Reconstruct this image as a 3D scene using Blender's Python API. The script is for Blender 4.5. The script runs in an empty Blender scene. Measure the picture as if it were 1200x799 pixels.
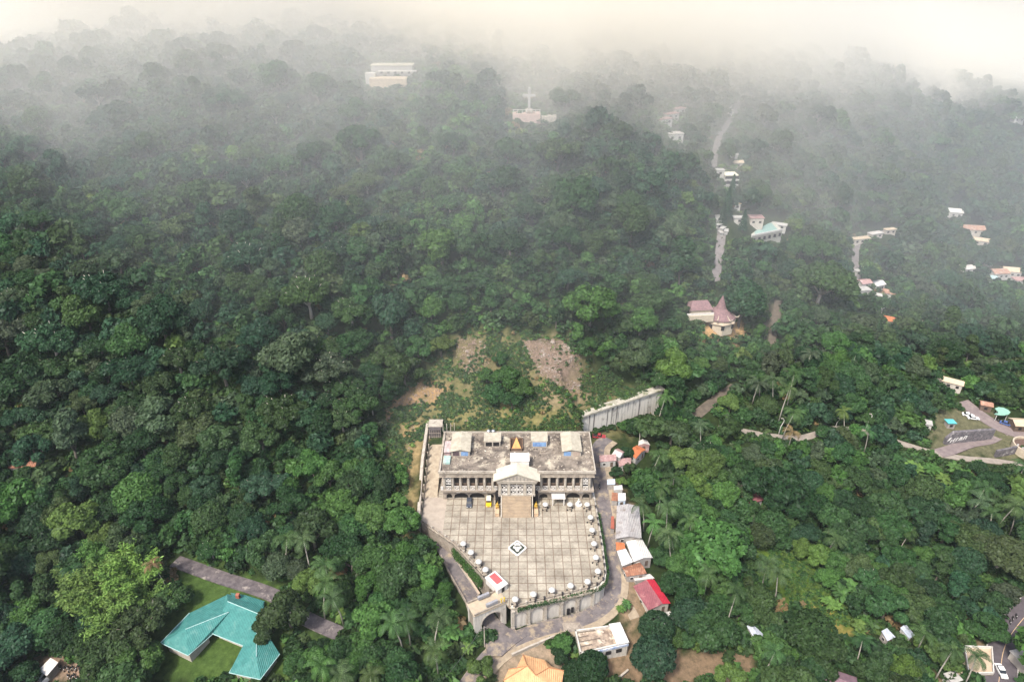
import bpy, bmesh, math, random
import numpy as np
from mathutils import Matrix, Vector

SC = bpy.context.scene
COL = SC.collection
# ------------------------------------------------------------------ camera
CAM = Vector((0.0, -166.0, 157.0))
cd = bpy.data.cameras.new('camera'); cam = bpy.data.objects.new('camera', cd); COL.objects.link(cam)
cam.location = CAM; cam.rotation_euler = (math.radians(60), 0, 0)
cd.sensor_width = 36; cd.lens = 24; cd.clip_start = 1; cd.clip_end = 20000
SC.camera = cam
# ------------------------------------------------------------------ light
SUN_EL, SUN_AZ = math.radians(56), math.radians(215)     # azimuth clockwise from +Y
W = bpy.data.worlds.new('World'); SC.world = W; W.use_nodes = True
nt = W.node_tree; sky = nt.nodes.new('ShaderNodeTexSky'); sky.sky_type = 'NISHITA'; sky.sun_disc = False
sky.sun_elevation = SUN_EL; sky.sun_rotation = SUN_AZ; sky.air_density = 1.0; sky.dust_density = 4.0; sky.ozone_density = 0.6
bg = nt.nodes['Background']; bg.inputs[1].default_value = 0.11
nt.links.new(sky.outputs[0], bg.inputs[0])
sl = bpy.data.lights.new('sun', 'SUN'); sl.energy = 2.1; sl.angle = math.radians(9); sl.color = (1, 0.955, 0.88)
so = bpy.data.objects.new('sun', sl); COL.objects.link(so); so.location = (0, -100, 400)
sdir = Vector((math.sin(SUN_AZ) * math.cos(SUN_EL), math.cos(SUN_AZ) * math.cos(SUN_EL), math.sin(SUN_EL)))
so.rotation_euler = sdir.to_track_quat('Z', 'Y').to_euler()
SC.view_settings.view_transform = 'Standard'; SC.view_settings.look = 'None'
SC.view_settings.exposure = 1.28; SC.view_settings.gamma = 1
SC.render.engine = 'CYCLES'
SC.cycles.volume_bounces = 8; SC.cycles.max_bounces = 10; SC.cycles.diffuse_bounces = 3; SC.cycles.transparent_max_bounces = 8
SC.cycles.use_denoising = True
HAZE_D, FOG_D = 0.00007, (0.0014, 0.0020, 0.0030, 0.0050, 0.0130, 0.032)
HAZE_COL, FOG_COL = (0.80, 0.88, 0.97, 1), (1.0, 0.96, 0.875, 1)

# ------------------------------------------------------------------ helpers
SN, CS, FL = math.sin(math.radians(30)), math.cos(math.radians(30)), 800.0
def ray(px, py):
    u = (px - 600) / FL; v = (399.5 - py) / FL
    return np.array((u, CS + v * SN, -SN + v * CS))
def at_z(px, py, z):
    d = ray(px, py); t = (z - CAM.z) / d[2]
    return Vector((d[0] * t, CAM.y + d[1] * t, z))
def proj(x, y, z):
    dx, dy, dz = x - CAM.x, y - CAM.y, z - CAM.z
    f = dy * CS - dz * SN; u = dy * SN + dz * CS
    f = np.maximum(f, 1e-3) if isinstance(f, np.ndarray) else max(f, 1e-3)
    return 600 + FL * dx / f, 399.5 - FL * u / f, f
def in_poly(px, py, poly):
    px = np.asarray(px, float); py = np.asarray(py, float); r = np.zeros(px.shape, bool)
    n = len(poly)
    for i in range(n):
        x0, y0 = poly[i]; x1, y1 = poly[(i + 1) % n]
        if y0 == y1: continue
        c = ((y0 > py) != (y1 > py)) & (px < (x1 - x0) * (py - y0) / (y1 - y0) + x0)
        r ^= c
    return r

MATS = {}
def M_(name, c1, c2=None, scale=1.0, rough=0.8, detail=6, streak=0, bump=0.0, corr=None, c3=None, scale3=0.2, t3=0.6, metal=0.0, spec=0.3, emit=0, lo=.36, hi=.64):
    """Procedural material: two colours mixed by noise, optional third in large patches, optional corrugation (axis, period)."""
    if name in MATS: return MATS[name]
    m = bpy.data.materials.new(name); m.use_nodes = True; t = m.node_tree; N = t.nodes; L = t.links
    b = N['Principled BSDF']; b.inputs['Roughness'].default_value = rough; b.inputs['Metallic'].default_value = metal
    b.inputs['Specular IOR Level'].default_value = spec
    tc = N.new('ShaderNodeTexCoord'); mp = N.new('ShaderNodeMapping'); L.new(tc.outputs['Object'], mp.inputs[0])
    if streak: mp.inputs['Scale'].default_value = (1, 1, streak)
    if c2 is None: c2 = tuple(v * 0.75 for v in c1)
    nz = N.new('ShaderNodeTexNoise'); nz.inputs['Scale'].default_value = scale; nz.inputs['Detail'].default_value = detail; nz.inputs['Roughness'].default_value = 0.65
    L.new(mp.outputs[0], nz.inputs[0])
    rp = N.new('ShaderNodeValToRGB'); rp.color_ramp.elements[0].position = lo; rp.color_ramp.elements[1].position = hi
    rp.color_ramp.elements[0].color = (*c2, 1); rp.color_ramp.elements[1].color = (*c1, 1)
    L.new(nz.outputs['Fac'], rp.inputs[0]); out = rp.outputs[0]
    if c3 is not None:
        n3 = N.new('ShaderNodeTexNoise'); n3.inputs['Scale'].default_value = scale3; n3.inputs['Detail'].default_value = 5; n3.inputs['Roughness'].default_value = 0.7
        L.new(tc.outputs['Object'], n3.inputs[0])
        r3 = N.new('ShaderNodeValToRGB'); r3.color_ramp.elements[0].position = t3 - 0.05; r3.color_ramp.elements[1].position = t3 + 0.06
        L.new(n3.outputs['Fac'], r3.inputs[0])
        mx = N.new('ShaderNodeMix'); mx.data_type = 'RGBA'; L.new(r3.outputs[0], mx.inputs[0]); L.new(out, mx.inputs[6]); mx.inputs[7].default_value = (*c3, 1)
        out = mx.outputs[2]
    L.new(out, b.inputs['Base Color'])
    hh = nz.outputs['Fac']; dist = 0.05
    if corr:
        wv = N.new('ShaderNodeTexWave'); wv.bands_direction = corr[0]; wv.inputs['Scale'].default_value = 0.314 / corr[1]
        L.new(tc.outputs['Object'], wv.inputs[0]); hh = wv.outputs['Fac']; dist = corr[1] * 0.5; bump = bump or 0.8
    if bump:
        bp = N.new('ShaderNodeBump'); bp.inputs['Strength'].default_value = bump; bp.inputs['Distance'].default_value = dist
        L.new(hh, bp.inputs['Height']); L.new(bp.outputs[0], b.inputs['Normal'])
    if emit: b.inputs['Emission Strength'].default_value = emit
    MATS[name] = m; return m

class MB:
    def __init__(s): s.v = []; s.f = []
    def add(s, vs, fs):
        o = len(s.v); s.v += [tuple(p) for p in vs]; s.f += [tuple(i + o for i in f) for f in fs]; return s
    def box(s, c, d, rot=0.0, top=1.0):
        cx, cy, cz = c; hx, hy, hz = d[0] / 2, d[1] / 2, d[2] / 2; k, q = math.cos(rot), math.sin(rot); vs = []
        for z, m in ((-hz, 1.0), (hz, top)):
            for x, y in ((-hx, -hy), (hx, -hy), (hx, hy), (-hx, hy)):
                x *= m; y *= m; vs.append((cx + x * k - y * q, cy + x * q + y * k, cz + z))
        return s.add(vs, [(3, 2, 1, 0), (4, 5, 6, 7), (0, 1, 5, 4), (1, 2, 6, 5), (2, 3, 7, 6), (3, 0, 4, 7)])
    def prism(s, poly, z0, z1):
        n = len(poly); z0 = z0 if hasattr(z0, '__len__') else [z0] * n; z1 = z1 if hasattr(z1, '__len__') else [z1] * n
        a = sum(poly[i][0] * poly[(i + 1) % n][1] - poly[(i + 1) % n][0] * poly[i][1] for i in range(n))
        if a < 0: poly = poly[::-1]; z0 = z0[::-1]; z1 = z1[::-1]
        vs = [(p[0], p[1], z) for p, z in zip(poly, z0)] + [(p[0], p[1], z) for p, z in zip(poly, z1)]
        return s.add(vs, [tuple(range(n))[::-1], tuple(range(n, 2 * n))] + [(i, (i + 1) % n, n + (i + 1) % n, n + i) for i in range(n)])
    def vprism(s, prof, a, b, th):
        """profile (u,z) in the vertical plane from a towards b (xy), extruded th to the left of a->b."""
        ax, ay = a[:2]; dx, dy = b[0] - ax, b[1] - ay; l = math.hypot(dx, dy); dx /= l; dy /= l; nx, ny = -dy, dx; n = len(prof)
        vs = [(ax + dx * u, ay + dy * u, z) for u, z in prof] + [(ax + dx * u + nx * th, ay + dy * u + ny * th, z) for u, z in prof]
        return s.add(vs, [tuple(range(n)), tuple(range(n, 2 * n))[::-1]] + [(i, n + i, n + (i + 1) % n, (i + 1) % n) for i in range(n)])
    def tube(s, pts, rad, n=8, cap=True):
        pts = [Vector(p) for p in pts]; rad = rad if hasattr(rad, '__len__') else [rad] * len(pts); o = len(s.v); m = len(pts)
        for i, p in enumerate(pts):
            t = (pts[min(i + 1, m - 1)] - pts[max(i - 1, 0)]).normalized()
            a = t.cross(Vector((0, 0, 1)) if abs(t.z) < 0.95 else Vector((1, 0, 0))).normalized(); b = t.cross(a)
            for k in range(n):
                w = 2 * math.pi * k / n; s.v.append(tuple(p + (a * math.cos(w) + b * math.sin(w)) * rad[i]))
        for i in range(m - 1):
            for k in range(n):
                s.f.append((o + i * n + k, o + i * n + (k + 1) % n, o + (i + 1) * n + (k + 1) % n, o + (i + 1) * n + k))
        if cap:
            s.f.append(tuple(o + k for k in range(n))[::-1]); s.f.append(tuple(o + (m - 1) * n + k for k in range(n)))
        return s
    def lathe(s, prof, c=(0, 0, 0), n=16):
        o = len(s.v); m = len(prof)
        for r, z in prof:
            for k in range(n):
                w = 2 * math.pi * k / n; s.v.append((c[0] + r * math.cos(w), c[1] + r * math.sin(w), c[2] + z))
        for i in range(m - 1):
            for k in range(n):
                s.f.append((o + i * n + k, o + i * n + (k + 1) % n, o + (i + 1) * n + (k + 1) % n, o + (i + 1) * n + k))
        s.f.append(tuple(o + k for k in range(n))[::-1]); s.f.append(tuple(o + (m - 1) * n + k for k in range(n)))
        return s

WM = {}
def props(o, label=None, cat=None, group=None, kind=None):
    if label: o['label'] = label
    if cat: o['category'] = cat
    if group: o['group'] = group
    if kind: o['kind'] = kind
    return o
def thing(name, label, cat, loc=(0, 0, 0), rot=0.0, group=None):
    o = bpy.data.objects.new(name, None); COL.objects.link(o); o.location = loc; o.rotation_euler = (0, 0, rot); o.empty_display_size = 0.5
    WM[o.name] = (Matrix.Translation(Vector(loc)) @ Matrix.Rotation(rot, 4, 'Z'))
    return props(o, label, cat, group)
def put(mb, name, mat, parent=None, local=False, smooth=False, label=None):
    vs = mb.v
    if parent is not None and not local:
        inv = WM[parent.name].inverted(); vs = [tuple(inv @ Vector(p)) for p in vs]
    me = bpy.data.meshes.new(name); me.from_pydata(vs, [], mb.f); me.validate()
    bm = bmesh.new(); bm.from_mesh(me); bmesh.ops.recalc_face_normals(bm, faces=bm.faces); bm.to_mesh(me); bm.free()
    me.materials.append(mat)
    if smooth: me.polygons.foreach_set('use_smooth', [True] * len(me.polygons))
    o = bpy.data.objects.new(name, me); COL.objects.link(o)
    if parent is not None: o.parent = parent; WM[o.name] = WM[parent.name]
    else: WM[o.name] = Matrix.Identity(4)
    if label: o['label'] = label
    return o
def npmesh(name, V, F, mat, cols=None, smooth=False):
    """V (n,3), F (m,4) int quads, cols (n,3) point colours -> mesh datablock."""
    me = bpy.data.meshes.new(name); n, m, k = len(V), len(F), F.shape[1]
    me.vertices.add(n); me.vertices.foreach_set('co', np.ascontiguousarray(V, np.float32).ravel())
    me.loops.add(m * k); me.loops.foreach_set('vertex_index', np.ascontiguousarray(F, np.int32).ravel())
    me.polygons.add(m); me.polygons.foreach_set('loop_start', np.arange(0, m * k, k, dtype=np.int32))
    me.polygons.foreach_set('use_smooth', np.full(m, smooth))
    if cols is not None:
        a = me.color_attributes.new('tint', 'FLOAT_COLOR', 'POINT'); a.data.foreach_set('color', np.concatenate([cols, np.ones((n, 1))], 1).astype(np.float32).ravel())
    me.materials.append(mat); me.update(calc_edges=True); return me
def copy_tree(o, parent=None):
    c = o.copy(); COL.objects.link(c)
    if parent is not None: c.parent = parent
    for ch in list(o.children): copy_tree(ch, c)
    return c
_kids = {}
def dup(root, loc, rot=0.0, label=None, group=None, scale=None):
    def rec(o, parent):
        c = o.copy(); COL.objects.link(c)
        if parent is not None: c.parent = parent
        for ch in o.children: rec(ch, c)
        return c
    c = rec(root, None); c.location = loc; c.rotation_euler = (0, 0, rot)
    if label: c['label'] = label
    if group: c['group'] = group
    if scale: c.scale = scale if hasattr(scale, '__len__') else (scale,) * 3
    return c

# ------------------------------------------------------------------ terrain
CTRL = [(0,799,-16),(150,799,-15),(300,799,-12),(450,799,-11),(560,799,-9.5),(640,799,-11),(760,799,-14),(880,799,-17),(1000,799,-19),(1100,799,-17),(1200,799,-16),
 (0,700,-11),(130,700,-11),(260,700,-9),(400,700,-8),(500,690,-5),(545,740,-8),(600,752,-8),(680,740,-8.3),(745,715,-7),(790,690,-9),(860,700,-14),(960,700,-19),(1080,700,-18),(1200,700,-16),
 (0,600,-2),(130,600,-2),(260,600,0),(400,600,1),(480,610,0),(740,610,-4),(790,610,-9),(870,600,-15),(980,600,-19),(1090,600,-18),(1200,600,-17),
 (0,500,13),(130,500,14),(260,500,15),(400,500,14),(470,530,7),(480,480,11),(540,495,11),(600,495,11),(660,495,11),(712,512,0.5),(760,505,0),(760,535,-3),(860,500,-4),(960,508,-8),(1060,520,-13),(1130,530,-15),(1200,540,-15),
 (1150,490,-12),(1200,490,-12),
 (0,400,31),(200,400,33),(400,400,33),(560,400,30),(650,400,30),(700,440,20),(770,440,11),(850,400,11),(950,400,4),(1060,400,-5),(1200,400,-13),
 (0,300,49),(200,300,51),(400,300,53),(600,300,54),(750,300,45),(840,300,32),(920,300,22),(1010,300,8),(1100,300,0),(1200,300,-6),
 (0,200,68),(300,200,71),(600,200,73),(750,200,68),(850,200,58),(950,200,46),(1080,200,28),(1200,200,17),
 (0,110,95),(250,110,96),(450,110,95),(620,128,90),(800,110,88),(920,110,78),(1050,120,66),(1200,120,58),
 (0,48,101),(200,42,104),(400,35,109),(600,30,111),(800,42,100),(950,66,80),(1080,80,69),(1200,96,60)]
_c = [at_z(a, b, z) for a, b, z in CTRL]
_ex = [(-700,-300,-20),(0,-300,-18),(700,-300,-20),(-800,100,40),(900,100,-20),(-800,500,70),(0,560,92),(350,640,65),(-400,600,90),(0,900,70),(1000,700,30),(-900,1100,30),(900,1400,10),(0,1700,20),(-300,-120,-16),(300,-120,-18)]
CP = np.array([(p.x, p.y) for p in _c] + [(e[0], e[1]) for e in _ex]); CZ = np.array([p.z for p in _c] + [e[2] for e in _ex], float)
def _phi(r2): return np.sqrt(r2 + 18.0 ** 2)
_n = len(CP); _A = np.zeros((_n + 1, _n + 1)); _A[:_n, :_n] = _phi(((CP[:, None] - CP[None]) ** 2).sum(-1)); _A[:_n, _n] = 1; _A[_n, :_n] = 1
_A[:_n, :_n] -= np.eye(_n) * 1.5
_w = np.linalg.solve(_A, np.append(CZ, 0))
def T0(x, y):
    x = np.asarray(x, float); y = np.asarray(y, float); sh = x.shape; x = x.ravel(); y = y.ravel(); o = np.empty(len(x))
    for i in range(0, len(x), 20000):
        a, b = x[i:i + 20000], y[i:i + 20000]
        r = _phi((a[:, None] - CP[:, 0]) ** 2 + (b[:, None] - CP[:, 1]) ** 2)
        o[i:i + 20000] = r @ _w[:_n] + _w[_n]
    far = np.hypot(x, y - 200); k = np.clip((far - 750) / 900, 0, 1); k = k * k * (3 - 2 * k)
    o = np.clip(o, -32, 132) * (1 - k) + 5 * k
    o += 1.2 * np.sin(x * .071 + 1.3 * np.sin(y * .043)) * np.sin(y * .059 + np.sin(x * .037)) * (1 - k)
    return o.reshape(sh)
ROADS = []     # (points Nx3, half width)
def spline(pts, step=2.0):
    P = [Vector(p) for p in pts]; P = [P[0] * 2 - P[1]] + P + [P[-1] * 2 - P[-2]]; out = []
    for i in range(1, len(P) - 2):
        n = max(2, int((P[i + 1] - P[i]).length / step))
        for k in range(n):
            t = k / n; a, b, c, d = P[i - 1], P[i], P[i + 1], P[i + 2]
            out.append(0.5 * ((2 * b) + (c - a) * t + (2 * a - 5 * b + 4 * c - d) * t * t + (3 * b - a - 3 * c + d) * t ** 3))
    out.append(P[-2]); return out
PLAZA = [(-29.5, 22), (-29.2, 8), (-28.6, -8.5), (-17.6, -17.6), (-7.8, -30.0), (-6.4, -33.4), (-2.4, -37.6), (-0.8, -40.2), (0.2, -40.6), (13.6, -37.6), (20.5, -35.8), (24.2, -34.3), (26.6, -31.8), (27.4, -28), (27.2, -18), (27.0, 3), (27.0, 22.6)]
def T(x, y):
    x = np.asarray(x, float); y = np.asarray(y, float); sh = x.shape; z = T0(x, y).ravel(); x = x.ravel(); y = y.ravel()
    for P, hw in ROADS[::-1]:
        m = (x > P[:, 0].min() - 12) & (x < P[:, 0].max() + 12) & (y > P[:, 1].min() - 12) & (y < P[:, 1].max() + 12)
        if not m.any(): continue
        i = np.nonzero(m)[0]; d2 = (x[i, None] - P[:, 0]) ** 2 + (y[i, None] - P[:, 1]) ** 2; k = d2.argmin(1); d = np.sqrt(d2[np.arange(len(i)), k])
        w = np.clip((hw + 6.5 - d) / 5.0, 0, 1); w = w * w * (3 - 2 * w)
        z[i] = z[i] * (1 - w) + (P[k, 2] - 0.25) * w
    hx, hy = 58.2 - 25.6, 52.6 - 36.0; hl = math.hypot(hx, hy); u = ((x - 25.6) * hx + (y - 36.0) * hy) / hl; v = (-(x - 25.6) * hy + (y - 36.0) * hx) / hl
    w = np.clip((16 + v) / 8, 0, 1) * np.clip((hl + 5 - u) / 5, 0, 1) * np.clip((u + 1) / 1, 0, 1); f = (v < .7) & (v > -16); z[f] = (np.minimum(z, -.2 - .06 * u) * w + z * (1 - w))[f]
    f = (v >= .7) & (v < 14) & (u > -3) & (u < hl + 1); k = np.clip((14 - v) / 9, 0, 1); z[f] = (z * (1 - k) + np.clip(z, 8.2, 8.9 + .12 * v) * k)[f]
    z[in_poly(x, y, [(p[0], p[1]) for p in PLAZA])] = -9.0
    return z.reshape(sh)
def at(px, py, dz=0.0, f=None):
    """point where the line of sight through a photo pixel meets the terrain raised by dz."""
    d = ray(px, py); t = np.concatenate([np.linspace(120, 420, 200), np.linspace(422, 900, 120)])
    X, Y, Z = d[0] * t, CAM.y + d[1] * t, CAM.z + d[2] * t
    g = Z - (f or T)(X, Y) - dz; i = int(np.argmax(g <= 0)) if (g <= 0).any() else len(t) - 1
    if i > 0 and g[i - 1] > 0: k = g[i - 1] / (g[i - 1] - g[i]); tt = t[i - 1] + (t[i] - t[i - 1]) * k
    else: tt = t[i]
    return Vector((d[0] * tt, CAM.y + d[1] * tt, CAM.z + d[2] * tt - dz))
# ------------------------------------------------------------------ roads (centre lines found on the photo, laid on the ground)
def road_pts(px):
    return [(at_z(*p) if len(p) == 3 else at(p[0], p[1], f=T0)) for p in px]
def smooth_z(P, n=6):
    z = np.array([p.z for p in P])
    for _ in range(n): z[1:-1] = (z[:-2] + z[1:-1] * 2 + z[2:]) / 4
    return [Vector((p.x, p.y, zz)) for p, zz in zip(P, z)]
RD = {}
def def_road(key, px, w):
    P = smooth_z(spline(road_pts(px), 1.6)); RD[key] = (P, w)
    ROADS.append((np.array([tuple(p) for p in P]), w / 2))
def_road('main', [(536,820,-9.6),(556,790,-9.0),(578,764,-8.4),(606,747,-8),(640,735,-7.7),(675,727,-7.4),(700,716,-7.0),(716,699,-6.3),(719,675,-5.1),(714.5,645,-3.4),(710,610,-1.7),(706,582,-.7),(703,560,-.1),(700,538,.3),(702,522,.5),(712,513,.5)], 4.6)
def_road('ramp', [(592,744,-7.9),(574,727,-7.4),(559,707,-7.1),(546,690,-6.6),(534,668,-5.8),(524,648,-5),(515,632,-4.2)], 4.6)
def_road('drive', [(716,697,-6.3),(728,700,-6.4),(737,711,-6.8),(744,724,-7.3)], 3.0)
def_road('hill', [(862,452),(846,463),(831,474),(815,487)], 4.5)
def_road('lane', [(815,487),(838,497),(862,503),(888,508),(915,512),(938,513),(955,509),(978,502),(1010,505),(1040,514),(1065,522),(1097,531),(1130,537),(1165,540),(1205,546)], 3.2)
def_road('shrine', [(838,330),(841,310),(844,290),(846,268)], 4)
def_road('upper', [(836,196),(838,180),(843,160),(852,146),(862,130),(866,118)], 3.2)
def_road('valley', [(1010,345),(1007,334),(1003,314),(1003,292),(1009,281),(1032,273),(1048,267)], 3.6)
def_road('corner', [(1168,815),(1172,788),(1175.5,764),(1183,746),(1197,727),(1215,708)], 7.4)
def_road('terrace', [(1128,470),(1143,482),(1159,493),(1176,502),(1205,512)], 6.5)
def_road('incline', [(1100,531),(1114,527),(1136,519),(1158,515),(1176,505)], 5)
def_road('court', [(205,657,-8.3),(255,675,-8.3),(320,697,-8.4),(357,723,-8.5),(398,742,-8.6)], 4.4)
def_road('track', [(912,352),(910,370),(906,392),(902,412)], 3.2)

def ribbon(P, w, dz=0.0, off=0.0, th=0.35):
    mb = MB(); n = len(P); L_, R_ = [], []
    for i in range(n):
        t = P[min(i + 1, n - 1)] - P[max(i - 1, 0)]; t.z = 0; t.normalize(); nn = Vector((-t.y, t.x, 0))
        L_.append(P[i] + nn * (off + w / 2)); R_.append(P[i] + nn * (off - w / 2))
    vs = []
    for a, b in zip(L_, R_): vs += [(a.x, a.y, a.z + dz), (b.x, b.y, b.z + dz), (a.x, a.y, a.z + dz - th), (b.x, b.y, b.z + dz - th)]
    fs = []
    for i in range(n - 1):
        o = 4 * i; q = o + 4; fs += [(o, o + 1, q + 1, q), (o + 2, q + 2, q + 3, o + 3), (o, q, q + 2, o + 2), (o + 1, o + 3, q + 3, q + 1)]
    fs += [(0, 2, 3, 1), (4 * n - 4, 4 * n - 3, 4 * n - 1, 4 * n - 2)]
    return mb.add(vs, fs)
asph = M_('asphalt', (.165,.145,.14), (.095,.083,.088), 0.5, .9, c3=(.27,.22,.16), scale3=.3, t3=.56)
conc_road = M_('pale_concrete_road', (.34,.28,.20), (.24,.19,.135), 0.7, .9, c3=(.16,.13,.11), scale3=.3, t3=.62)
stone_pave = M_('weathered_paving', (.14,.12,.12), (.07,.06,.065), 0.6, .9, c3=(.34,.30,.26), scale3=.25, t3=.62)
dirt_road = M_('dirt_track', (.13,.105,.08), (.08,.066,.052), 0.6, .95)
line_paint = M_('road_line_paint', (.6,.42,.25), (.45,.32,.2), 2, .7)
kerb_paint = M_('kerb_concrete', (.5,.47,.44), (.33,.31,.29), 1.5, .8)
def struct(o): o['kind'] = 'structure'; return o
P, w = RD['main']; struct(put(ribbon(P, w, 0), 'access_road', asph))
J4 = [at_z(a, b, -7.8) for a, b in [(566,745),(585,737),(599,735),(618,744),(604,754),(588,768),(572,768)]]; struct(put(MB().prism([(p.x, p.y) for p in J4], -8.6, -7.78), 'gate_forecourt', asph))
struct(put(ribbon(P[4:], 2.4, -.02, -3.2), 'road_shoulder', conc_road))
struct(put(ribbon(P[:26], 2.2, -.03, -3.2), 'road_shoulder', conc_road))
struct(put(MB().prism([tuple(at_z(a, b, z))[:2] for a, b, z in [(706,706,-6.9),(718,686,-5.8),(732,698,-6.4),(724,712,-6.9)]], -8, [-7.0, -5.95, -6.5, -7.0]), 'road_junction', asph))
struct(put(ribbon(*RD['ramp'], .03), 'gate_ramp_road', asph)); struct(put(ribbon(*RD['drive'], -.04), 'driveway', conc_road))
struct(put(ribbon(*RD['hill'], 0), 'hill_road', dirt_road)); struct(put(ribbon(*RD['lane'], .05), 'hillside_lane', M_('lane_concrete', (.30,.265,.22), (.21,.18,.155), .6, .9)))
struct(put(ribbon(*RD['shrine'], .0), 'shrine_road', M_('faded_road', (.19,.17,.165), (.12,.11,.11), .5, .9)))
struct(put(ribbon(*RD['upper'], .0), 'upper_road', MATS['faded_road'])); struct(put(ribbon(*RD['valley'], .0), 'valley_road', MATS['faded_road']))
P, w = RD['corner']; struct(put(ribbon(P, w), 'corner_road', M_('dark_asphalt', (.105,.09,.10), (.075,.065,.072), .5, .85)))
struct(put(ribbon(P, .16, .006, 0, .004), 'road_line', line_paint)); struct(put(ribbon(P, .3, .14, 3.9, .5), 'road_kerb', kerb_paint)); struct(put(ribbon(P, .3, .14, -3.9, .5), 'road_kerb', kerb_paint))
struct(put(ribbon(*RD['terrace'], .0), 'terrace_road', M_('pinkish_road', (.22,.18,.17), (.15,.12,.12), .5, .9))); struct(put(ribbon(*RD['incline'], .06), 'incline_road', MATS['pinkish_road']))
struct(put(ribbon(*RD['court'], .1), 'paved_path', stone_pave)); struct(put(ribbon(*RD['track'], .0), 'dirt_path', dirt_road))

# ------------------------------------------------------------------ ground
def axis(lo, hi, st, far):
    a = list(np.arange(lo, hi + st / 2, st)); s = st; v = hi
    while v < far: s *= 1.22; v += s; a.append(v)
    s = st; v = lo
    while v > -far: s *= 1.22; v -= s; a.insert(0, v)
    return np.array(a)
gx, gy = axis(-240, 270, 2.0, 7000), axis(-112, 330, 2.0, 7000)
GX, GY = np.meshgrid(gx, gy); GZ = T(GX, GY)
def sdist(px, py, poly):
    d = np.full(px.shape, 1e9); n = len(poly)
    for i in range(n):
        ax, ay = poly[i]; bx, by = poly[(i + 1) % n]; l2 = (bx - ax) ** 2 + (by - ay) ** 2 + 1e-9
        t = np.clip(((px - ax) * (bx - ax) + (py - ay) * (by - ay)) / l2, 0, 1)
        d = np.minimum(d, np.hypot(px - ax - t * (bx - ax), py - ay - t * (by - ay)))
    return np.where(in_poly(px, py, poly), d, -d)
_h = lambda p: at(p[0], p[1], f=T0)
PATCH = [  # polygon on the photo, colour, edge softness
 ([(440,515),(455,470),(490,450),(525,400),(545,385),(610,390),(660,390),(695,425),(700,455),(770,452),(790,500),(700,520),(690,505),(500,500),(495,520),(490,640),(470,640),(455,560)], (.115,.11,.052), 10),
 ([(500,470),(560,478),(620,470),(680,476),(688,503),(520,500)], (.15,.14,.06), 8),
 ([(612,399),(640,396),(662,400),(676,414),(682,440),(682,462),(650,452),(628,436)], (.185,.14,.11), 12),
 ([(632,450),(690,452),(700,470),(660,480),(630,470)], (.19,.155,.095), 8),
 ([(535,392),(568,398),(574,428),(550,440),(534,425)], (.125,.10,.065), 14),
 ([(452,478),(470,462),(488,448),(524,455),(516,470),(494,474),(470,484),(448,500)], (.25,.17,.095), 7),
 ([(470,500),(492,495),(500,520),(488,560),(484,620),(474,600),(476,540)], (.22,.17,.085), 5),
 ([(160,740),(225,650),(330,690),(345,799),(165,799)], (.050,.088,.022), 8),
 ([(330,740),(420,745),(420,775),(340,770)], (.05,.085,.025), 6),
 ([(875,630),(940,636),(988,690),(1018,748),(985,752),(925,715),(880,680)], (.075,.125,.022), 10),
 ([(945,700),(975,715),(998,745),(970,735)], (.19,.16,.05), 6),
 ([(700,745),(735,735),(790,745),(800,765),(850,755),(885,770),(882,799),(760,810),(700,799)], (.165,.12,.08), 8),
 ([(820,755),(800,740),(820,728),(850,745),(845,760)], (.13,.115,.10), 5),
 ([(893,352),(920,352),(924,375),(915,400),(892,398)], (.11,.095,.07), 10),
 ([(818,376),(850,370),(876,378),(874,395),(852,402),(822,398)], (.42,.27,.13), 4),
 ([(28,799),(38,770),(60,764),(108,778),(112,799)], (.22,.16,.12), 4),
 ([(1090,480),(1140,476),(1200,500),(1200,545),(1090,535)], (.10,.10,.06), 6),
 ([(1098,760),(1165,755),(1165,799),(1098,799)], (.30,.22,.15), 4),
 ([(585,755),(640,745),(665,765),(665,799),(575,799)], (.24,.19,.14), 5),
 ([(690,535),(722,535),(735,600),(730,650),(790,725),(740,735),(716,690),(722,640),(712,600)], (.20,.15,.10), 4)]
nearg = np.hypot(GX, GY) < 700
ppx, ppy, _ = proj(GX[nearg], GY[nearg], GZ[nearg])
rng = np.random.default_rng(5)
col = np.tile(np.array((.022, .036, .012)), (len(ppx), 1)); jit = rng.normal(0, 1, len(ppx)) * 3.5 + 4 * np.sin(ppx * .31 + np.sin(ppy * .23) * 2)
for poly, c, soft in PATCH:
    k = np.clip((sdist(ppx, ppy, poly) + jit) / soft + .3, 0, 1)[:, None]; col = col * (1 - k) + np.array(c) * k
cols = np.tile(np.array((.03, .05, .02)), (GX.size, 1)); cols[nearg.ravel()] = col
ny_, nx_ = GX.shape; idx = np.arange(ny_ * nx_).reshape(ny_, nx_)
FQ = np.stack([idx[:-1, :-1].ravel(), idx[:-1, 1:].ravel(), idx[1:, 1:].ravel(), idx[1:, :-1].ravel()], 1)
gm = bpy.data.materials.new('ground_soil'); gm.use_nodes = True; t = gm.node_tree; N = t.nodes; L = t.links; b = N['Principled BSDF']; b.inputs['Roughness'].default_value = 1; b.inputs['Specular IOR Level'].default_value = .1
at_n = N.new('ShaderNodeAttribute'); at_n.attribute_name = 'tint'
tc = N.new('ShaderNodeTexCoord'); nz = N.new('ShaderNodeTexNoise'); nz.inputs['Scale'].default_value = .55; nz.inputs['Detail'].default_value = 8; nz.inputs['Roughness'].default_value = .75; L.new(tc.outputs['Object'], nz.inputs[0])
rp = N.new('ShaderNodeValToRGB'); rp.color_ramp.elements[0].position = .3; rp.color_ramp.elements[1].position = .7; rp.color_ramp.elements[0].color = (.45, .5, .45, 1); rp.color_ramp.elements[1].color = (1.5, 1.4, 1.35, 1); L.new(nz.outputs['Fac'], rp.inputs[0])
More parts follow.
